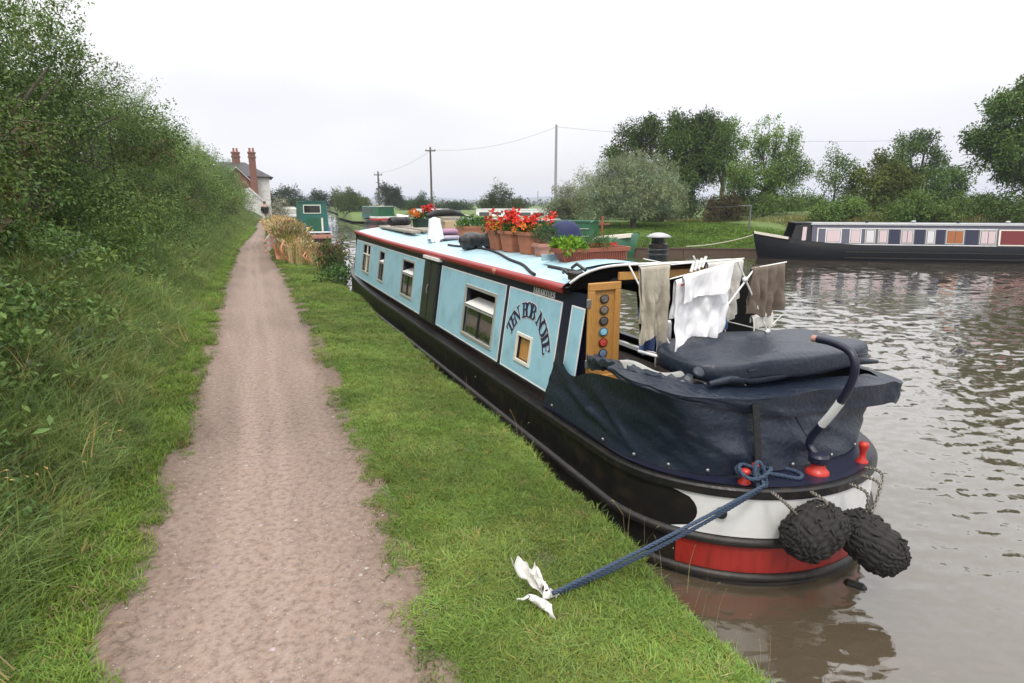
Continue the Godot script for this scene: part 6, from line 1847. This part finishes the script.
func build_grass():
	var shorts := [blade_mesh(30, 0.06, 0.02, 0.042, 0.004, 0.75, 1), blade_mesh(30, 0.06, 0.018, 0.04, 0.0038, 1.0, 2), blade_mesh(20, 0.06, 0.035, 0.075, 0.005, 0.7, 3)]
	var longs := [blade_mesh(26, 0.10, 0.14, 0.34, 0.008, 0.6, 4), blade_mesh(24, 0.12, 0.18, 0.40, 0.007, 0.85, 5), blade_mesh(18, 0.12, 0.24, 0.52, 0.006, 0.55, 6)]
	var green := Color(0.148, 0.232, 0.052)
	# mown verge between the path and the water
	for kind in 3:
		var xf := []; var cols := []
		var n := 30000 if kind < 2 else 3500
		for i in n:
			var u := -0.6 + 46.0 * pow(rnd(0, 1), 2.1)
			var a := path_edge(u, 1.0) - 0.07; var b := bank_v(u)
			var k := rnd(0, 1)
			var v := lerpf(a, b + 0.02, k)
			var worn := nz.get_noise_2d(u * 140.0, v * 140.0)
			if v - a < 0.16 and (worn > 0.1 or rnd(0, 0.17) > v - a): continue
			if Vector2(u - 2.35, v - 1.19).length() < 0.09 and rnd(0, 1) < 0.85: continue
			var sc := rnd(0.75, 1.25) * (1.0 + maxf(u - 5.0, 0) * 0.03)
			if k > 0.9: sc *= 1.1
			var p := W(u, v, ground_h(u, v))
			xf.append(Transform3D(spin(sc, 0.3), p))
			var dryness := clampf(0.25 + nz.get_noise_2d(u * 70.0, v * 90.0) * 1.4, 0, 1)
			var c := green.lerp(Color(0.205, 0.25, 0.075), dryness * 0.55)
			if rnd(0, 1) < 0.05: c = Color(0.28, 0.25, 0.11)
			cols.append(tinted(c, 0.2, p, 110.0))
		tag(scatter("verge_grass", shorts[kind], M.grass, xf, cols), "short mown grass of the verge between towpath and canal", "")
	# short trodden grass on the left edge of the path, then long grass up the bank
	for kind in 3:
		var xf := []; var cols := []
		for i in 9000:
			var u := 0.4 + 45.0 * pow(rnd(0, 1), 1.8)
			var e := rnd(-0.07, 0.45)
			var v := path_edge(u, -1.0) - e
			if e < 0.1 and (nz.get_noise_2d(u * 140.0, v * 140.0) > 0.12 or rnd(0, 0.17) > e + 0.07): continue
			var p := W(u, v, ground_h(u, v))
			xf.append(Transform3D(spin(rnd(0.7, 1.2) * (1.0 + maxf(u - 5.0, 0) * 0.03) * (1.0 + e), 0.3), p))
			var c := green.lerp(Color(0.16, 0.24, 0.04), rnd(0, 0.6))
			if rnd(0, 1) < 0.07: c = Color(0.28, 0.22, 0.12)
			cols.append(tinted(c, 0.2, p, 110.0))
		tag(scatter("edge_grass", shorts[kind], M.grass, xf, cols), "short trodden grass along the left edge of the towpath", "")
	for kind in 3:
		var xf := []; var cols := []
		for i in 9500:
			var u := 0.2 + 62.0 * pow(rnd(0, 1), 1.9)
			var e := 0.28 + 2.3 * pow(rnd(0, 1), 1.1) + nz.get_noise_1d(u * 70.0 + 50.0) * 0.16
			var v := path_edge(u, -1.0) - e
			var p := W(u, v, ground_h(u, v) - 0.02)
			var sc := rnd(0.5, 1.0) * clampf(0.35 + e * 0.85, 0.35, 1.1) * (1.0 + maxf(u - 8.0, 0) * 0.012)
			xf.append(Transform3D(spin(sc, 0.35), p))
			var c := Color(0.135, 0.205, 0.062).lerp(Color(0.205, 0.285, 0.095), clampf(0.4 + nz.get_noise_2d(u * 60.0, v * 60.0) * 1.5, 0, 1))
			if rnd(0, 1) < 0.07: c = Color(0.33, 0.26, 0.14)
			if rnd(0, 1) < 0.06: c = Color(0.08, 0.13, 0.075)
			cols.append(tinted(c, 0.22, p, 90.0))
		tag(scatter("long_grass", longs[kind], M.grass, xf, cols), "long rough grass growing up the bank below the hedge", "")
	# nettles, docks and brambles among it
	var xf2 := []; var cols2 := []
	for i in 13000:
		var u := 0.8 + 40.0 * pow(rnd(0, 1), 1.7)
		var e := 0.42 + 2.2 * sqrt(rnd(0, 1))
		var v := path_edge(u, -1.0) - e
		if nz.get_noise_2d(u * 55.0 + 700.0, v * 55.0) < -0.22 + 0.3 * (1.0 - e / 2.6): continue
		var p := W(u, v, ground_h(u, v) + rnd(0.05, 0.42) * clampf(e, 0.3, 1.2))
		xf2.append(Transform3D(any_turn(rnd(0.45, 0.95) * (1.0 + maxf(u - 8.0, 0) * 0.015)), p))
		var c := Color(0.11, 0.18, 0.055).lerp(Color(0.185, 0.28, 0.085), rnd(0, 1))
		if rnd(0, 1) < 0.05: c = Color(0.10, 0.14, 0.09)
		cols2.append(tinted(c, 0.25, p, 90.0))
	tag(scatter("bank_weeds", LF.weed, M.leaf, xf2, cols2), "nettles, docks and brambles in the long grass below the hedge", "")
	var xf3 := []; var cols3 := []
	for i in 70:
		var u := 1.5 + 14.0 * pow(rnd(0, 1), 1.3)
		var v := path_edge(u, -1.0) - rnd(0.15, 1.6)
		xf3.append(Transform3D(spin(rnd(0.5, 0.9), 1.1), W(u, v, ground_h(u, v) + rnd(0.0, 0.2)))); cols3.append(tinted(Color(0.4, 0.31, 0.18), 0.2))
	var stalk := blade_mesh(5, 0.05, 0.25, 0.6, 0.005, 0.6, 9, 0.012)
	tag(scatter("dead_stalks", stalk, M.dry, xf3, cols3), "dead straw coloured stalks lying in the bank grass", "")
	# thin pale stems by the water in front of the stern
	var xf4 := []; var cols4 := []
	for q in [[1.75, 1.70], [1.9, 1.72], [2.0, 1.74], [2.15, 1.72], [2.3, 1.76], [1.6, 1.70], [1.82, 1.73], [2.5, 1.76], [3.9, 1.79], [4.05, 1.8], [5.1, 1.8], [1.45, 1.69]]:
		xf4.append(Transform3D(spin(rnd(0.6, 1.0), 0.25), W(q[0], q[1], 0.38))); cols4.append(tinted(Color(0.30, 0.24, 0.12), 0.15))
	tag(scatter("waterside_stems", blade_mesh(2, 0.03, 0.18, 0.34, 0.0035, 0.35, 10, 0.014), M.dry, xf4, cols4), "thin dry stems leaning over the water by the stern", "")

func build_reeds():
	var ms := [blade_mesh(16, 0.13, 0.75, 1.2, 0.009, 0.14, 21, 0.09), blade_mesh(14, 0.13, 0.6, 1.1, 0.008, 0.22, 22, 0.08)]
	for k in 2:
		var xf := []; var cols := []
		for i in 1300:
			var u := 17.4 + 11.5 * rnd(0, 1)
			var q := rnd(0, 1)
			var v := lerpf(path_edge(u, 1.0) + 0.2, bank_v(u) + 0.1, q)
			if u < 18.4 and (v < 1.2 or rnd(0, 1) < 0.5): continue
			var p := W(u, v, ground_h(u, v) - 0.02)
			var s := rnd(0.75, 1.15) * (0.7 if u < 19.0 else 1.0) * (1.0 - 0.55 * smoothstep(0.3, 0.8, q))
			xf.append(Transform3D(spin(s, 0.15), p))
			var c := Color(0.56, 0.44, 0.27).lerp(Color(0.70, 0.58, 0.38), rnd(0, 1))
			if rnd(0, 1) < 0.15 or (u < 19.5 and rnd(0, 1) < 0.5): c = Color(0.24, 0.27, 0.08)
			if rnd(0, 1) < 0.15: c = Color(0.36, 0.2, 0.12)
			cols.append(tinted(c, 0.15, p, 50.0))
		tag(scatter("reeds", ms[k], M.dry, xf, cols), "tall dry golden grass and reeds between towpath and water", "")
	var xf2 := []; var cols2 := []
	for i in 240:
		var u := 28.0 + 16.0 * rnd(0, 1)
		var v := lerpf(path_edge(u, 1.0) + 0.1, bank_v(u) - 0.1, rnd(0, 1))
		xf2.append(Transform3D(spin(rnd(0.5, 0.9), 0.2), W(u, v, ground_h(u, v)))); cols2.append(tinted(Color(0.24, 0.19, 0.085), 0.3))
	tag(scatter("reeds", ms[1], M.dry, xf2, cols2), "shorter dry grass farther along the towpath edge", "")
	# docks at the water's edge by the bow of the blue boat
	var t := thing("dock_plant", "dark leafy dock with brown seed heads at the water's edge by the blue boat's bow", "plant", W(16.2, 2.08, 0.36))
	var xf := []; var cols := []
	for i in 150:
		var y := rnd(0.0, 1.0)
		var p := Vector3(rnd(-0.4, 0.4) * (1.1 - 0.4 * y), y * 0.8, rnd(-0.4, 0.4) * (1.1 - 0.4 * y))
		xf.append(Transform3D(any_turn(rnd(0.7, 1.3)), p))
		cols.append(tinted(Color(0.16, 0.10, 0.06) if y > 0.6 and rnd(0, 1) < 0.5 else Color(0.085, 0.14, 0.045), 0.25))
	scatter("leaves", LF.weed, M.leaf, xf, cols, t)
	var sm := MB.new()
	for i in 22:
		var a := rnd(0, TAU); var q := rnd(0.0, 0.35)
		sm.tube([Vector3(cos(a) * q, -0.1, sin(a) * q), Vector3(cos(a) * q * 1.3, 0.5, sin(a) * q * 1.3), Vector3(cos(a) * (q * 1.7 + 0.05), rnd(0.7, 1.05), sin(a) * (q * 1.7 + 0.05))], [0.009, 0.007, 0.004], 5, false)
	part("stems", sm, M.terracotta_dark, t).set_meta("kind", "stuff")
	# small greenery at the boat's fore end
	var t2 := thing("nettle_clump", "green nettle clump between the grass and the blue boat's fore end", "plant", W(13.9, 1.86, 0.38))
	var xf5 := []; var cols5 := []
	for i in 90:
		xf5.append(Transform3D(any_turn(rnd(0.6, 1.0)), Vector3(rnd(-0.25, 0.25), rnd(0, 0.42), rnd(-0.6, 0.6)))); cols5.append(tinted(Color(0.06, 0.12, 0.035), 0.25))
	scatter("leaves", LF.weed, M.leaf, xf5, cols5, t2)
	# pale flowering shrub by the walker
	var t3 := thing("flowering_shrub", "pale flowering shrub beyond the walker beside the white house", "shrub", W(57.0, 3.2, 0.5))
	var xf6 := []; var cols6 := []
	for i in 260:
		var d := unit() * Vector3(1.0, 1.1, 1.0) * sqrt(rnd(0, 1))
		xf6.append(Transform3D(any_turn(rnd(0.6, 1.0)), d + Vector3(0, 1.1, 0))); cols6.append(tinted(Color(0.5, 0.46, 0.4) if rnd(0, 1) < 0.45 else Color(0.06, 0.10, 0.03), 0.2))
	scatter("foliage", LF.bramble, M.leaf, xf6, cols6, t3)

func build_gravel():
	for k in 2:
		var r := RandomNumberGenerator.new(); r.seed = 70 + k
		var mb := MB.new()
		var s := [Vector3(1, 0, 0.2), Vector3(0.3, 0.1, 0.9), Vector3(-0.8, 0, 0.6), Vector3(-0.9, 0.1, -0.4), Vector3(0.1, 0, -1.0), Vector3(0.8, 0.1, -0.6)]
		for i in 6:
			s[i] = s[i] * r.randf_range(0.7, 1.2)
			mb.tri(s[i], Vector3(r.randf_range(-0.2, 0.2), 0.55, 0), s[(i + 1) % 6]) if i == 0 else mb.tri(s[i], Vector3(0.05, 0.6, 0), s[(i + 1) % 6])
		var am := mb.mesh()
		var xf := []; var cols := []
		for i in 7000:
			var u := 0.6 + 16.0 * pow(rnd(0, 1), 2.0)
			var a := path_edge(u, -1.0); var b := path_edge(u, 1.0)
			var v := lerpf(a, b, rnd(0, 1))
			var big := rnd(0, 1)
			var sc := 0.0022 + 0.0045 * pow(big, 3.0) + (0.006 if big > 0.995 else 0.0)
			xf.append(Transform3D(Basis(Vector3.UP, rnd(0, TAU)).scaled(Vector3.ONE * sc), W(u, v, ground_h(u, v) + 0.004)))
			var g := rnd(0.16, 0.42)
			cols.append(Color(g, g * rnd(0.78, 0.92), g * rnd(0.70, 0.88)))
		tag(scatter("gravel", am, M.stone, xf, cols), "loose grit and small stones on the towpath", "")
	var xf2 := []; var cols2 := []
	for i in 420:
		var u := 0.8 + 9.0 * pow(rnd(0, 1), 1.5)
		var sd := -1.0 if rnd(0, 1) < 0.7 else 1.0
		var v := path_edge(u, sd) - sd * rnd(-0.02, 0.10)
		xf2.append(Transform3D(Basis(Vector3.UP, rnd(0, TAU)) * Basis(Vector3.RIGHT, PI * 0.5).scaled(Vector3.ONE * rnd(0.12, 0.3)), W(u, v, ground_h(u, v) + 0.01))); cols2.append(tinted(Color(0.24, 0.18, 0.13), 0.3))
	tag(scatter("plant_litter", blade_mesh(3, 0.05, 0.2, 0.4, 0.012, 0.3, 75), M.dry, xf2, cols2), "dry stalks and litter along the edges of the towpath", "")

func V3(x, y, z): return Vector3(x, y, z)
func build_trees():
	var dk := Color(0.075, 0.12, 0.033); var md := Color(0.12, 0.19, 0.05); var lt := Color(0.15, 0.23, 0.06)
	tree("willow_tree", "rounded silvery green willow on the far lawn behind the chimney", V3(6.4, 0.75, -33.0), 1.6, 0.13, [[V3(-1.9, 1.9, 0.2), V3(1.5, 1.4, 1.4), 520], [V3(-0.5, 2.5, 0), V3(1.6, 1.5, 1.6), 820], [V3(0.7, 2.4, 0.1), V3(1.5, 1.4, 1.5), 680], [V3(1.7, 1.7, 0.0), V3(1.15, 1.2, 1.2), 420], [V3(-0.3, 1.5, 0.6), V3(2.1, 0.85, 1.1), 480]], LF.willow, Color(0.235, 0.285, 0.175), 0.8, 0.0)
	tree("grey_sallow", "grey green bush left of the silvery willow", V3(3.3, 0.8, -36.5), 0.7, 0.1, [[V3(0, 1.3, 0), V3(1.2, 1.3, 1.1), 260], [V3(-0.6, 0.8, 0.2), V3(1.0, 0.9, 1.0), 160]], LF.willow, Color(0.17, 0.19, 0.125), 0.9, 0.1, "trees and bushes on the opposite bank", Vector3.ZERO, "bush")
	tree("hawthorn_tree", "big dark spreading tree behind the silvery willow, its crest in three points", V3(10.6, 1.0, -40.0), 2.3, 0.32, [[V3(-2.7, 5.0, 0), V3(1.35, 1.5, 1.4), 330], [V3(-3.7, 3.9, 0.2), V3(1.1, 1.0, 1.2), 170], [V3(-0.6, 4.5, 0.3), V3(2.0, 1.9, 1.7), 640], [V3(0.2, 5.4, -0.2), V3(1.3, 1.2, 1.3), 300], [V3(1.6, 4.7, 0), V3(1.5, 1.8, 1.5), 420], [V3(1.7, 5.9, 0), V3(0.6, 0.9, 0.6), 70], [V3(0.5, 2.9, 0.5), V3(2.0, 1.3, 1.5), 420], [V3(-0.4, 1.0, 0.6), V3(2.1, 1.1, 1.2), 320], [V3(2.0, 3.2, 0.3), V3(1.2, 1.0, 1.2), 180]], LF.tree, dk, 0.9, 0.12)
	tree("ash_tree", "tall light green ash with upright boughs left of centre of the long black narrowboat's trees", V3(15.6, 1.1, -38.5), 1.8, 0.2, [[V3(-1.0, 2.3, 0), V3(1.5, 1.7, 1.4), 380], [V3(0.6, 2.0, 0.2), V3(1.7, 1.7, 1.4), 420], [V3(-0.5, 4.2, 0), V3(0.65, 1.5, 0.7), 130], [V3(0.35, 4.5, 0), V3(0.4, 1.3, 0.5), 70], [V3(1.2, 4.1, 0.1), V3(0.42, 1.4, 0.5), 75], [V3(2.0, 3.0, 0), V3(0.7, 0.9, 0.7), 90], [V3(-2.0, 2.4, 0), V3(0.7, 1.1, 0.8), 100], [V3(-0.2, 0.8, 0.5), V3(2.2, 0.8, 1.1), 260]], LF.ash, Color(0.15, 0.235, 0.06), 0.8, 0.22)
	tree("poplar_tree", "pale green tree rising behind between the dark tree and the ash", V3(14.9, 1.1, -44.5), 2.5, 0.2, [[V3(-0.7, 4.2, 0), V3(1.4, 2.2, 1.2), 290], [V3(0.5, 4.6, 0), V3(1.0, 1.9, 1.0), 180], [V3(-0.2, 6.1, 0), V3(0.7, 0.8, 0.7), 60]], LF.ash, lt, 0.9, 0.25)
	tree("sapling", "thin see-through sapling above the front of the long black narrowboat", V3(17.9, 1.4, -34.8), 1.5, 0.07, [[V3(-0.3, 1.9, 0), V3(0.9, 0.9, 0.8), 62], [V3(0.5, 2.2, 0), V3(0.8, 0.9, 0.7), 48], [V3(-0.1, 3.0, 0), V3(0.7, 0.7, 0.6), 38], [V3(0.7, 1.3, 0), V3(0.8, 0.6, 0.7), 40]], LF.ash, Color(0.11, 0.17, 0.055), 0.75, 0.2)
	tree("maple_tree", "low rounded olive green tree behind the middle of the long black narrowboat", V3(20.3, 1.4, -34.5), 0.9, 0.16, [[V3(-0.4, 1.5, 0.3), V3(1.5, 1.3, 1.3), 430], [V3(0.7, 1.3, 0.2), V3(1.2, 1.1, 1.2), 280], [V3(0.0, 2.3, 0), V3(0.9, 0.8, 0.9), 180], [V3(-0.2, 3.0, 0), V3(0.3, 0.4, 0.3), 26]], LF.tree, Color(0.125, 0.16, 0.04), 0.8, 0.05)
	tree("alder_tree", "taller dark tree with gaps in its crown behind the olive green one", V3(25.2, 1.2, -39.0), 2.0, 0.2, [[V3(-0.9, 3.7, 0), V3(1.0, 1.3, 1.0), 230], [V3(0.1, 4.5, 0), V3(0.7, 0.8, 0.8), 110], [V3(0.9, 2.9, 0), V3(1.1, 1.1, 1.1), 190], [V3(2.3, 2.3, 0), V3(0.9, 0.7, 0.9), 100], [V3(-0.1, 2.2, 0.2), V3(1.6, 1.2, 1.3), 300], [V3(1.9, 1.2, 0), V3(1.4, 0.9, 1.2), 200]], LF.ash, Color(0.10, 0.165, 0.052), 0.85, 0.25)
	tree("oak_tree", "large spreading tree at the right, only its left boughs in view", V3(25.3, 1.3, -29.5), 3.0, 0.4, [[V3(-2.6, 3.7, 0), V3(1.4, 1.0, 1.3), 330], [V3(-3.3, 2.9, 0.2), V3(1.1, 0.7, 1.0), 150], [V3(-1.8, 5.0, 0), V3(1.6, 1.1, 1.4), 430], [V3(-1.0, 3.0, 0.2), V3(1.7, 1.2, 1.5), 430], [V3(-1.6, 1.9, 0.2), V3(0.9, 0.8, 1.0), 130], [V3(0.2, 6.0, 0), V3(1.9, 1.4, 1.6), 420], [V3(0.5, 4.2, 0), V3(2.2, 1.8, 1.9), 480], [V3(-1.0, 7.5, 0.0), V3(0.7, 0.6, 0.6), 130]], LF.tree, Color(0.09, 0.15, 0.04), 0.85, 0.2)
	# scrub and hedge along the back of the lawn
	var scrub := [[9.2, -38.0, 1.5, 1.1, "dark bramble bush under the big dark tree"], [12.6, -37.0, 1.5, 1.0, "brown tinged bramble bush behind the clothes post"], [22.6, -37.0, 1.9, 1.4, "farther hedge bush high behind the orange curtained window"], [25.5, -34.5, 2.2, 1.3, "bushy hedge left of the red panel of the long narrowboat"], [28.0, -33.5, 2.4, 1.6, "dense green hedge above the red panel at the right edge"], [24.0, -42.0, 2.4, 1.5, "far green bush between the alder and the oak"], [7.4, -37.4, 1.3, 0.9, "green shrub low under the silvery willow's right side"]]
	scrub.append_array([[16.2, -30.6, 1.2, 0.8, "low bush above the grey fore end of the long black narrowboat's cabin"], [19.0, -29.6, 1.5, 1.1, "rounded bush above the first dark blue panel of the long black narrowboat"], [21.6, -29.0, 1.7, 1.3, "bush above the white curtained window nearest the orange curtains"], [24.2, -28.0, 1.8, 1.5, "bush just above the orange curtained window"], [26.8, -27.0, 2.0, 1.6, "bush above the red panel at the right edge"]])
	for i in 9:
		scrub.append([6.0 + i * 2.9 + rnd(-0.5, 0.5), -42.5 - 0.5 * (i % 3), rnd(1.7, 2.5), rnd(1.2, 1.9), "field hedge bush " + ["showing left of the big dark tree's trunk", "just behind the big dark tree's trunk", "in the gap between the big dark tree and the ash", "behind the ash's trunk", "behind the thin sapling", "between the sapling and the olive green tree", "behind the olive green tree", "behind the alder's trunk", "showing between the alder and the oak"][i]])
	for s in scrub:
		tree("scrub_bush", s[4], V3(s[0], 1.2, s[1]), 0.5, 0.08, [[V3(-0.6, 0.4, 0), V3(s[2] * 0.6, s[3] * 0.7, 1.0), 120], [V3(0.5, 0.5, 0), V3(s[2] * 0.6, s[3] * 0.8, 1.0), 130], [V3(0, 0.7, 0.2), V3(s[2] * 0.5, s[3] * 0.6, 0.8), 90]], LF.tree, [md, Color(0.09, 0.075, 0.035)][1 if s[0] == 12.6 else 0] if s[0] < 20 else Color(0.105, 0.165, 0.045), 0.75, 0.0, "scrub along the back of the lawn", Vector3.ZERO, "bush")
	# trees at the far end of the water
	tree("round_bush", "round bright green bush at the far end of the water", V3(-20.6, 0.9, -79.0), 0.8, 0.15, [[V3(-0.5, 1.4, 0), V3(1.7, 1.5, 1.5), 260], [V3(1.2, 1.0, 0), V3(1.5, 1.1, 1.3), 200]], LF.tree, Color(0.085, 0.125, 0.03), 1.1, 0.0, "trees at the far end of the water", Vector3.ZERO, "bush")
	tree("round_tree", "dark domed tree behind the short dark pole", V3(-18.3, 0.9, -91.0), 1.4, 0.25, [[V3(0, 2.3, 0), V3(1.9, 1.4, 1.6), 300], [V3(1.2, 1.6, 0), V3(1.4, 0.7, 1.2), 120], [V3(2.6, 0.9, 0), V3(1.7, 0.8, 1.2), 130]], LF.tree, Color(0.03, 0.05, 0.02), 1.2, 0.0, "trees at the far end of the water")
	tree("field_tree", "open branched tree beyond the red flowers on the roof", V3(-0.9, 0.7, -60.0), 0.9, 0.14, [[V3(-0.2, 2.1, 0), V3(1.1, 1.2, 1.0), 150], [V3(-1.6, 1.1, 0), V3(1.1, 0.9, 1.0), 110], [V3(1.5, 1.2, 0), V3(0.9, 0.8, 0.9), 80], [V3(0, 0.9, 0), V3(1.9, 0.7, 1.2), 140]], LF.tree, Color(0.07, 0.10, 0.035), 0.95, 0.15, "trees at the far end of the water")
	tree("conifer", "small dark bush left of the thin dark pole", V3(-10.0, 0.9, -66.0), 0.6, 0.1, [[V3(0, 0.9, 0), V3(1.1, 0.9, 1.0), 120], [V3(0.5, 1.6, 0), V3(0.5, 0.6, 0.5), 40]], LF.tree, Color(0.045, 0.075, 0.03), 0.9, 0.0, "trees at the far end of the water", Vector3.ZERO, "bush")
	var back := [[-33.5, -92, 3.0, 3.0, "wooded rise just right of the white house"], [-29.5, -95, 3.2, 2.6, "dark trees between the white house and the teal boat"], [-25.5, -97, 2.6, 2.2, "lower dark trees above the teal boat"], [-31.5, -88.0, 1.8, 1.5, "green bush at the foot of the white house"], [-13.5, -96, 2.6, 1.2, "far low hedge right of the dark domed tree"], [-8.5, -92, 2.8, 1.0, "far low hedge behind the thin dark pole"], [-22.5, -88.0, 2.2, 1.6, "bush beyond the bright round bush"]]
	for s in back:
		tree("far_tree", s[4], V3(s[0], 0.8, s[1]), 1.0, 0.2, [[V3(-1.0, s[3] * 0.5, 0), V3(s[2] * 0.6, s[3] * 0.55, 1.5), 130], [V3(0.9, s[3] * 0.65, 0), V3(s[2] * 0.6, s[3] * 0.55, 1.5), 140], [V3(0, s[3] * 0.9, 0), V3(s[2] * 0.45, s[3] * 0.35, 1.2), 70]], LF.tree, Color(0.038, 0.062, 0.024), 1.3, 0.0, "trees beyond the canal bend")
	# distant tree line on the plain
	var xf := []; var cols := []
	for i in 2600:
		var a := rnd(-0.42, 0.9); var r := rnd(150.0, 420.0)
		var h := 2.0 + 3.0 * maxf(0.0, nz.get_noise_2d(a * 900.0, r * 2.0))
		if nz.get_noise_2d(a * 500.0, r) < -0.05: continue
		xf.append(Transform3D(any_turn(rnd(4.0, 7.0)), Vector3(sin(a) * r, rnd(0.3, h * 0.6), -cos(a) * r))); cols.append(tinted(Color(0.05, 0.075, 0.03), 0.2))
	tag(scatter("distant_woods", LF.tree, M.leaf, xf, cols), "far-off woods along the horizon", "")
	# rough tall grass on the far bank mound and lawn
	var fg := blade_mesh(26, 0.4, 0.15, 0.55, 0.03, 0.5, 61)
	var xg := []; var cg := []
	for i in 4200:
		var x := rnd(9.5, 34.0)
		var z := -30.6 - rnd(0, 6.0) + maxf(0.0, x - 14.0) * 0.28 + nz.get_noise_1d(x * 40.0) * 1.2
		if x < 14.0: z = -36.3 - rnd(0, 1.6)
		if x > 14.0 and z > -27.2 + (x - 14.0) * 0.2: continue
		var y := 0.95 + 0.5 * smoothstep(12.0, 19.0, x)
		xg.append(Transform3D(spin(rnd(0.6, 1.1), 0.2), Vector3(x, y - 0.15, z)))
		cg.append(tinted(Color(0.15, 0.19, 0.06).lerp(Color(0.32, 0.28, 0.15), clampf(rnd(-0.5, 1.0), 0, 1)), 0.2))
	tag(scatter("rough_grass", fg, M.grass, xg, cg), "tall rough grass on the far bank behind the long black narrowboat", "")
	var fm := blade_mesh(16, 0.22, 0.06, 0.14, 0.03, 0.5, 62)
	var xl := []; var cl := []
	for i in 7500:
		var x := rnd(2.0, 14.5)
		var z := tab([[2.0, -28.4], [5.4, -27.15], [9.5, -26.75], [13.0, -25.85], [14.5, -25.5]], x) - pow(rnd(0, 1), 1.2) * 9.5
		xl.append(Transform3D(spin(rnd(0.8, 1.2), 0.2), Vector3(x, far_h(x, z) - 0.01, z))); cl.append(tinted(Color(0.10, 0.165, 0.03), 0.2, Vector3(x, 0, z), 30.0))
	tag(scatter("lawn_grass", fm, M.grass, xl, cl), "mown lawn on the opposite bank", "")
func far_h(x: float, z: float) -> float:
	var zb := tab([[2.0, -28.2], [5.4, -27.0], [9.5, -26.6], [13.0, -25.7], [14.5, -25.4]], x)
	var d := (zb - z) * 0.95
	return tab([[0.0, 0.19], [0.6, 0.27], [2.0, 0.48], [4.0, 0.72], [7.0, 0.95], [12.0, 1.05]], d)

# ------------------------------------------------------------------ everything
func sky_picture() -> ImageTexture:
	# a plain overcast: brighter overhead than near the horizon, with soft grey banks
	var w := 512; var h := 256
	var im := Image.create(w, h, false, Image.FORMAT_RGBF)
	var n := FastNoiseLite.new(); n.seed = 5; n.frequency = 1.0; n.fractal_octaves = 4
	for y in h:
		var el := PI * (0.5 - (y + 0.5) / h)
		for x in w:
			var az := TAU * (x + 0.5) / w
			var d := Vector3(cos(el) * sin(az), sin(el), -cos(el) * cos(az))
			var c: Color
			if d.y < 0.0: c = Color(0.30, 0.29, 0.27)
			else:
				var l := SKY_LOW * (1.0 + 2.0 * d.y)
				var q := Vector3(d.x, d.y * 3.5, d.z)
				l *= 1.0 + n.get_noise_3dv(q * 1.5) * 0.17
				var blue := clampf(0.55 - n.get_noise_3dv(q * 0.8 + Vector3(9, 2, 4)) * 0.9, 0, 1) * exp(-d.y * 2.5)
				c = Color(l * (1.0 - 0.06 * blue), l * (1.0 - 0.05 * blue), l * (1.0 + 0.045 * blue))
			im.set_pixel(x, y, c)
	return ImageTexture.create_from_image(im)
const SKY_LOW := 0.76
func _ready():
	rng.seed = 12345
	nz.noise_type = FastNoiseLite.TYPE_SIMPLEX_SMOOTH; nz.frequency = 0.01; nz.fractal_octaves = 3; nz.seed = 3
	nz2.noise_type = FastNoiseLite.TYPE_SIMPLEX; nz2.frequency = 0.01; nz2.fractal_octaves = 2; nz2.seed = 8
	# camera
	var cam := Camera3D.new(); cam.name = "camera"
	cam.position = Vector3(0, EYE, 0); cam.rotation = Vector3(-0.22326, 0, 0)
	cam.fov = 58.48; cam.near = 0.05; cam.far = 6000.0
	add_child(cam); cam.current = true
	# sky and air
	var env := Environment.new()
	var sky := Sky.new(); var sm := PanoramaSkyMaterial.new()
	sm.panorama = sky_picture(); sky.sky_material = sm
	env.background_mode = Environment.BG_SKY; env.sky = sky
	env.tonemap_mode = Environment.TONE_MAPPER_LINEAR; env.tonemap_exposure = 1.12
	env.sdfgi_enabled = true; env.ssao_enabled = true; env.ssil_enabled = true
	env.fog_enabled = true; env.fog_density = 0.0006; env.fog_light_color = Color(0.86, 0.88, 0.94)
	var we := WorldEnvironment.new(); we.name = "environment"; we.environment = env; add_child(we)
	# a veiled sun high to the left behind the camera
	var sun := DirectionalLight3D.new(); sun.name = "sun"
	sun.light_energy = 0.5; sun.light_angular_distance = 14.0; sun.light_color = Color(1.0, 0.97, 0.92)
	sun.shadow_enabled = true
	sun.look_at_from_position(Vector3(-0.5, 9, 6), Vector3.ZERO)
	add_child(sun)
	make_materials()
	build_leaves()
	build_near_ground(); build_far_bank(); build_water(); build_hills(); build_path()
	build_house(); build_trees(); build_hedge()
	build_far_boats(); build_poles()
	build_boat(); build_cover(); build_hood(); build_washing()
	build_roof_things(); build_ropes(); build_fenders()
	build_person(); build_reeds(); build_grass(); build_gravel()
